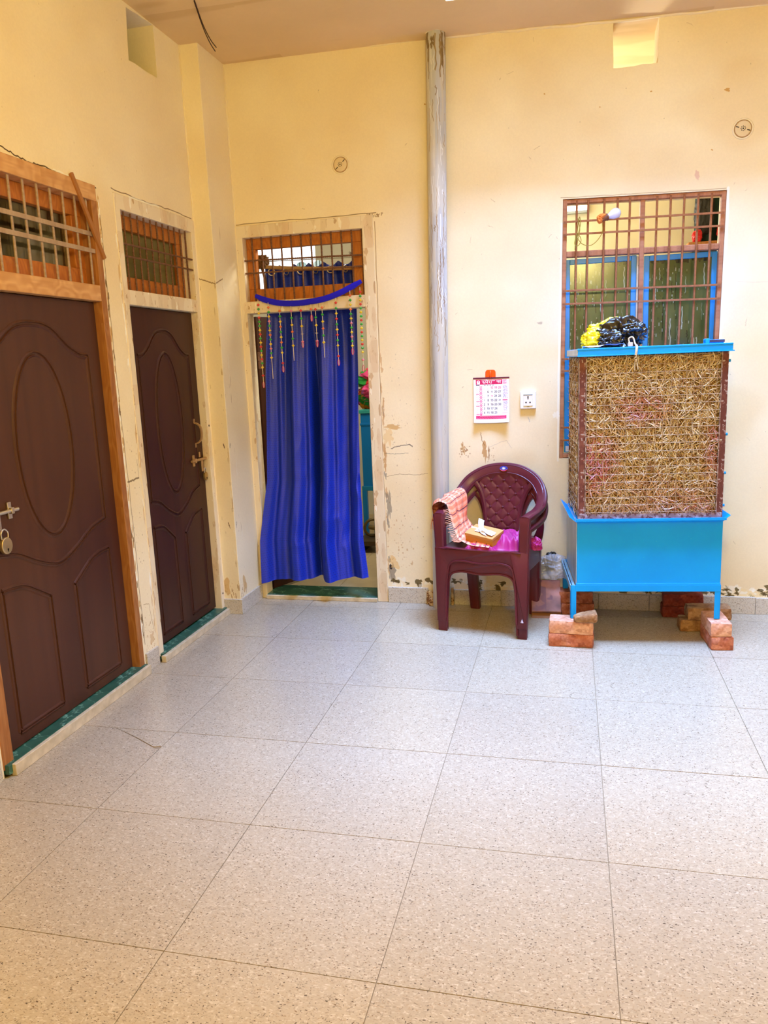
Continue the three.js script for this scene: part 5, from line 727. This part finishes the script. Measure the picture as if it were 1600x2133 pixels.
// ------------------------------------------------------------------ cloths and box on the upper chair (chair-local shapes)
{
  const plaid = canvasTex(512, 512, (g, W, H) => {
    g.fillStyle = 'rgb(240,128,86)'; g.fillRect(0, 0, W, H); for (let k = 0; k < 5; k++) { g.fillStyle = 'rgba(255,206,172,0.35)'; g.fillRect(0, k * 102 + 6, W, 20); g.fillRect(0, k * 102 + 56, W, 14); g.fillRect(k * 128, 0, 30, H); g.fillStyle = 'rgba(244,112,70,0.35)'; g.fillRect(0, k * 102 + 30, W, 14); g.fillRect(k * 128 + 60, 0, 16, H); g.fillStyle = 'rgba(80,30,50,0.8)'; g.fillRect(0, k * 102 + 84, W, 9); g.fillStyle = 'rgba(120,60,60,0.45)'; g.fillRect(k * 128 + 100, 0, 5, H); }
    const R = rngOf(5); for (let k = 0; k < 3000; k++) { g.fillStyle = R() < 0.5 ? 'rgba(255,220,196,0.2)' : 'rgba(226,110,70,0.2)'; g.fillRect(R() * W, R() * H, 5, 1.5); }
  });
  const cloth = std({ map: plaid, roughness: 0.9, side: THREE.DoubleSide });
  const t = thing('checked_towel', 'orange checked cotton towel draped over the chair arm and seat', 'towel', onChair(0, 0, 0), CH.turn);
  const path = curve3([[-0.335, 0.545, 0], [-0.333, 0.6, 0], [-0.318, 0.648, 0], [-0.285, 0.672, 0], [-0.245, 0.68, 0], [-0.208, 0.66, 0], [-0.188, 0.59, 0], [-0.17, 0.51, 0], [-0.14, 0.462, 0], [-0.08, 0.448, 0], [-0.02, 0.444, 0], [0.05, 0.444, 0]], 90);
  const drape = (u, v) => { const q = path[Math.round(u * 90)], arm = smooth(0.05, 0.35, u) * smooth(0.62, 0.4, u), zf = lerp(0.165, 0.205, smooth(0.6, 0.9, u)), zb = lerp(-0.1, -0.06, u), z = lerp(zf, zb, v) + 0.05 * (u - 0.5) * smooth(0.5, 0.7, u) - 0.06 * smooth(0.3, 0.0, u) * (1 - v), w = 0.009 * noise2(u * 12 + v * 3, v * 7, 3) + 0.007 * Math.sin(v * 17 + u * 9); return [q[0] + w * smooth(0.75, 0.55, u) + 0.03 * (v - 0.3) * arm, q[1] + Math.abs(w) + 0.045 * v * arm + 0.006 + 0.035 * v * smooth(0.5, 0.75, u), z]; };
  part('cloth', grid(90, 40, drape, (u, v) => [v * 1.1, u * 2.3]), cloth, t);
  const R = rngOf(44), fr = []; for (let k = 0; k < 34; k++) { const v = k / 33 * 0.6, q = drape(0, v); fr.push(tube([q, [q[0] - 0.006 * R(), q[1] - 0.02, q[2] + (R() - 0.5) * 0.01], [q[0] + (R() - 0.5) * 0.012, q[1] - 0.035 - R() * 0.02, q[2] + (R() - 0.5) * 0.014]], 0.0016, 8, 4)); } for (let k = 0; k < 26; k++) { const u = 0.5 + k / 26 * 0.26, q = drape(u, 0); fr.push(tube([q, [q[0] - 0.012, q[1] - 0.004, q[2] + 0.012], [q[0] - 0.024 - R() * 0.01, q[1] - 0.012 * R(), q[2] + 0.016 + R() * 0.008]], 0.0018, 8, 4)); }
  part('fringe', fr, std({ color: 0xe8a07c, roughness: 0.95 }), t).userData.kind = 'stuff';
  const pink = phys({ color: 0xa81068, roughness: 0.5, sheen: 0.6, sheenColor: new THREE.Color(1, 0.4, 0.8), side: THREE.DoubleSide });
  const k = thing('pink_cloth', 'crumpled magenta cloth lying on the chair seat beside the box', 'cloth', onChair(0, 0, 0), CH.turn);
  const heap = (x0, x1, z0, z1, h, seed) => grid(56, 44, (u, v) => { const e = smooth(0, 0.16, u) * smooth(1, 0.84, u) * smooth(0, 0.2, v) * smooth(1, 0.86, v), r = 1 - 2 * Math.abs(noise2(u * 2.2 + v * 4 + seed, v * 1.4 - u * 2.4, seed)), r2 = 1 - 2 * Math.abs(noise2(u * 8 - v * 3, v * 6 + seed, seed + 3)); return [lerp(x0, x1, u) + 0.014 * noise2(v * 6, seed, 2) * (u - 0.5) * 2, 0.428 + e * (0.014 + h * (0.5 + 0.34 * r + 0.14 * r2)), lerp(z0, z1, v) + 0.014 * noise2(u * 6, seed, 8) * (v - 0.5) * 2]; });
  part('heap', [heap(0.03, 0.214, -0.12, 0.205, 0.07, 4), heap(-0.12, 0.1, 0.12, 0.222, 0.022, 7)], pink, k); const tail = blob(0.034, 0.036, 0.03, 33, 0.5, 2.5, 3); tail.translate(0.285, 0.425, 0.1); part('tail', [tail, tube([[0.2, 0.46, 0.06], [0.24, 0.47, 0.08], [0.28, 0.46, 0.1]], 0.016, 14, 8)], pink, k);
  const b = thing('cardboard_box', 'small brown cardboard box lying on the cloths on the seat', 'box', onChair(-0.008, 0.458, 0.125), 0), card = std({ color: 0xc8842c, roughness: 0.75 }), cardTop = std({ color: 0xc98d48, roughness: 0.75 });
  b.rotation.set(0.26, -0.5, -0.1, 'YXZ'); part('tray', bx(-0.092, 0.092, 0, 0.064, -0.06, 0.06, 0.003), card, b); part('lid', bx(-0.094, 0.094, 0.05, 0.068, -0.062, 0.062, 0.003), cardTop, b); part('flap_slot', bx(-0.0945, -0.03, 0.066, 0.0688, -0.02, -0.008, 0.001), std({ color: 0xefe0c4, roughness: 0.8 }), b);
  const pp = std({ color: 0xf3f3f8, roughness: 0.7, side: THREE.DoubleSide }), pb = thing('crumpled_paper', 'white crumpled paper strip on top of the cardboard box', 'paper', b.position.toArray()); pb.rotation.copy(b.rotation);
  part('strip', [grid(20, 8, (u, v) => [-0.05 + 0.13 * u, 0.07 + 0.01 * (1 + noise2(u * 4, v * 3, 3)) * (0.3 + Math.sin(u * 3.1)), 0.0 + 0.045 * (v - 0.5) + 0.02 * u]), grid(20, 8, (u, v) => [-0.018 + 0.045 * (v - 0.5) + 0.05 * u * u, 0.075 + 0.06 * Math.sin((1 - u) * 1.7) * (1 - u), -0.02 + 0.06 * u + 0.012 * v])], pp, pb);
}
// ------------------------------------------------------------------ things in the rooms behind
{
  const cab = thing('blue_cabinet', 'blue steel cabinet on legs in the room behind the curtain', 'cabinet', [-0.03, 0.02, -2.6]), teal = phys({ color: 0x3cb0a8, roughness: 0.4 }), bl = phys({ color: 0x1486d6, roughness: 0.4 });
  part('top', bx(0, 0.9, 1.13, 1.16, 0, 0.4, 0.003), teal, cab); part('body', bx(0.01, 0.89, 0.52, 1.13, 0.01, 0.39, 0.003), bl, cab); part('band', bx(0.005, 0.895, 1.03, 1.05, 0.38, 0.395, 0.002), bl, cab); part('shelf_edge', bx(0, 0.9, 0.48, 0.52, 0, 0.4, 0.003), phys({ color: 0x1f8fc8, roughness: 0.4 }), cab); for (const [x, z] of [[0.02, 0.02], [0.88, 0.02], [0.02, 0.38], [0.88, 0.38]]) part('leg', bx(x - 0.02, x + 0.02, 0, 0.48, z - 0.02, z + 0.02, 0.002), bl, cab);
  const mach = thing('sewing_machine', 'dark machine with a hand wheel on a low stand under the blue cabinet', 'machine', [0.02, 0.02, -2.1]), dk = std({ color: 0x14110e, roughness: 0.4, metalness: 0.4 });
  part('stand', bx(-0.05, 0.4, 0.06, 0.1, -0.15, 0.15, 0.003), std({ color: 0x4a3a20, roughness: 0.6 }), mach); part('stand_leg', [bx(-0.04, 0.0, 0, 0.06, -0.14, 0.14, 0.002), bx(0.34, 0.38, 0, 0.06, -0.14, 0.14, 0.002)], dk, mach); const wh = new THREE.TorusGeometry(0.07, 0.012, 8, 28); wh.rotateY(0.5); wh.translate(0.06, 0.19, 0.02); part('hand_wheel', wh, std({ color: 0x6a5a3a, roughness: 0.4, metalness: 0.6 }), mach); part('hub', rod([0.03, 0.19, 0.0], [0.09, 0.19, 0.04], 0.02, 12), std({ color: 0x8a7440, roughness: 0.4 }), mach); part('machine_arm', [bx(0.08, 0.36, 0.22, 0.28, -0.03, 0.03, 0.02), bx(0.1, 0.16, 0.1, 0.24, -0.03, 0.03, 0.015), bx(0.32, 0.36, 0.14, 0.24, -0.03, 0.03, 0.015)], dk, mach);
  const heapM = std({ map: canvasTex(256, 256, (g, W, H) => { const R = rngOf(8); g.fillStyle = '#f07818'; g.fillRect(0, 0, W, H); for (let k = 0; k < 60; k++) { g.fillStyle = ['#2fa040', '#c8242c', '#e84a8a', '#f4a020', '#7a1a2a', '#d070c8'][Math.floor(R() * 6)]; g.beginPath(); g.ellipse(R() * W, R() * H, 10 + R() * 34, 5 + R() * 16, R() * 3, 0, 7); g.fill(); } }, 1 / 0.55, 1 / 0.55), roughness: 0.85 });
  one('printed_cloth_pile', 'heap of orange, green and red printed cloths on the blue cabinet', 'cloth', [blob(0.2, 0.12, 0.15, 61, 0.4, 2.2, 4).translate(0.12, 0, 0), blob(0.16, 0.1, 0.12, 63, 0.4, 2.2, 3).translate(0.1, 0.16, 0)], heapM, [-0.02, 1.18, -2.4]);
  for (const [x, y, c, l] of [[-0.42, 2.36, 0x9cc4dc, 'pale blue garment hanging behind the doorway, left one'], [-0.28, 2.36, 0xb8d4e6, 'pale blue garment with white folds hanging beside the other']]) one('hanging_garment', l, 'clothes', grid(24, 20, (u, v) => [lerp(-0.07, 0.07, u) * (0.55 + v * 0.6), -0.42 * v + 0.02 * Math.cos((u - 0.5) * 3), 0.016 * Math.sin(u * 18) * (0.3 + v)]), std({ color: c, roughness: 0.85, side: THREE.DoubleSide }), [x, y, -2.1]);
  one('clothes_line', 'thin line stretched across the room behind the doorway', 'rope', rod([-1.7, 2.42, -2.1], [1.1, 2.36, -2.1], 0.004, 6), std({ color: 0x8a8068, roughness: 0.8 }));
  { const br = thing('broom', 'brown bristle broom head leaning behind the fanlight corner', 'broom', [0.29, 2.21, -1.0]), bm = std({ color: 0x5a3618, roughness: 0.9 }), L = []; const R = rngOf(2); for (let k = 0; k < 26; k++) L.push(rod([0.07, 0.0, 0], [0.0 + k * 0.0035 - 0.01, 0.055 + (R() - 0.5) * 0.02, (R() - 0.5) * 0.02], 0.0014, 4)); part('bristles', L, bm, br).userData.kind = 'stuff'; part('handle', rod([0.065, 0.004, 0], [0.3, -0.12, 0], 0.01, 8), bm, br); }
  // high corner of the room behind the window
  const hang = thing('hanging_cloth', 'dark green cloth hanging high in the room behind the window', 'cloth', [2.74, 2.28, -2.6]); part('sheet', grid(30, 10, (u, v) => [lerp(-0.14, 0.2, u), 0.56 - 0.6 * v, 0.025 * Math.sin(u * 22)]), std({ color: 0x1e3a2c, roughness: 0.8, side: THREE.DoubleSide }), hang); part('rail', rod([-0.18, 0.565, 0], [0.24, 0.565, 0], 0.008, 8), rustDark, hang);
  one('black_sack', 'black sack hanging in front of the green cloth', 'bag', blob(0.07, 0.16, 0.05, 71, 0.3, 2.2, 4), std({ color: 0x0c0b0c, roughness: 0.6 }), [2.66, 2.42, -2.52]);
  const red = phys({ color: 0xc8161c, roughness: 0.45 }); one('red_plastic_item', 'small red plastic object at the left on the shelf behind the window', 'plastic item', blob(0.035, 0.05, 0.03, 73, 0.5, 2.6, 3), red, [2.6, 2.355, -2.46]); one('red_plastic_item', 'taller red plastic object at the right on the shelf behind the window', 'plastic item', [blob(0.045, 0.075, 0.03, 75, 0.5, 2.6, 3), blob(0.03, 0.06, 0.03, 77, 0.5, 2.6, 3).translate(0.035, 0.11, 0)], red, [2.8, 2.36, -2.5]);
  const sh = thing('wall_shelf', 'plain wall shelf carrying the red objects behind the window', 'shelf', [2.72, 2.33, -2.55]); part('board', bx(-0.18, 0.4, 0, 0.025, -0.27, 0.12, 0.002), rawWood, sh); part('bracket', bx(-0.1, -0.08, -0.1, 0, -0.27, 0.0, 0.002), rustDark, sh);
}
// ------------------------------------------------------------------ lamps
{
  const t = thing('tube_lamp', 'bright white tube lamp high on the far wall behind the window', 'lamp', [0, 0, 0]);
  part('batten', bx(TUBE.x0 - 0.02, TUBE.x1 + 0.012, TUBE.y0 - 0.02, TUBE.y1 + 0.012, TUBE.z - 0.02, TUBE.z + 0.02, 0.003), std({ color: 0x9aa0a0, roughness: 0.5 }), t);
  part('diffuser', bx(TUBE.x0, TUBE.x1, TUBE.y0, TUBE.y1, TUBE.z + 0.02, TUBE.z + 0.035, 0.004), std({ color: 0xffffff, emissive: 0xffffff, emissiveIntensity: 2.2, roughness: 0.5 }), t);
  const l = new THREE.RectAreaLight(new THREE.Color().setRGB(1, 0.98, 0.86), 420, TUBE.x1 - TUBE.x0, TUBE.y1 - TUBE.y0); l.name = 'tube_light'; l.position.set((TUBE.x0 + TUBE.x1) / 2, (TUBE.y0 + TUBE.y1) / 2, TUBE.z + 0.045); l.lookAt((TUBE.x0 + TUBE.x1) / 2, 2.2, 0); scene.add(l);
}
{
  const t = thing('tube_lamp', 'added unseen white tube lamp brightening the curtained room', 'lamp', [ROOM_A_FILL.x, ROOM_A_FILL.y, ROOM_A_FILL.z]);  // fill tube added out of view to brighten the cabinet side
  part('batten', bx(0, 0.03, -0.04, 0.04, -0.32, 0.32, 0.003), std({ color: 0x9aa0a0, roughness: 0.5 }), t); part('diffuser', bx(-0.015, 0, -0.03, 0.03, -0.3, 0.3, 0.004), std({ color: 0xffffff, emissive: 0xffffff, emissiveIntensity: 2, roughness: 0.5 }), t);
  const l = new THREE.RectAreaLight(new THREE.Color().setRGB(1, 0.95, 0.8), 260, 0.6, 0.06); l.name = 'added_fill_room'; l.position.set(ROOM_A_FILL.x - 0.03, ROOM_A_FILL.y, ROOM_A_FILL.z); l.lookAt(-1.5, 1.2, ROOM_A_FILL.z); scene.add(l);
}
{
  const t = thing('added_fill_globe', 'added warm fill globe, unseen, hanging from the ceiling near the viewer', 'lamp', FILL_LAMP.toArray());  // globe added out of view for warm fill in the hall
  part('globe', new THREE.SphereGeometry(0.16, 28, 18), std({ color: 0xfff0d8, emissive: fillColor, emissiveIntensity: 3, roughness: 0.5 }), t); part('base', [rod([0, 0.15, 0], [0, 0.2, 0], 0.03, 18), rod([0, 0.2, 0], [0, 0.71, 0], 0.006, 8), rod([0, 0.69, 0], [0, 0.724, 0], 0.05, 18)], dullChrome, t);
  const l = new THREE.PointLight(fillColor, FILL_POWER, 0, 2); l.name = 'added_fill_light'; l.castShadow = true; l.shadow.radius = 8; t.add(l);
}
renderer.render(scene, camera);
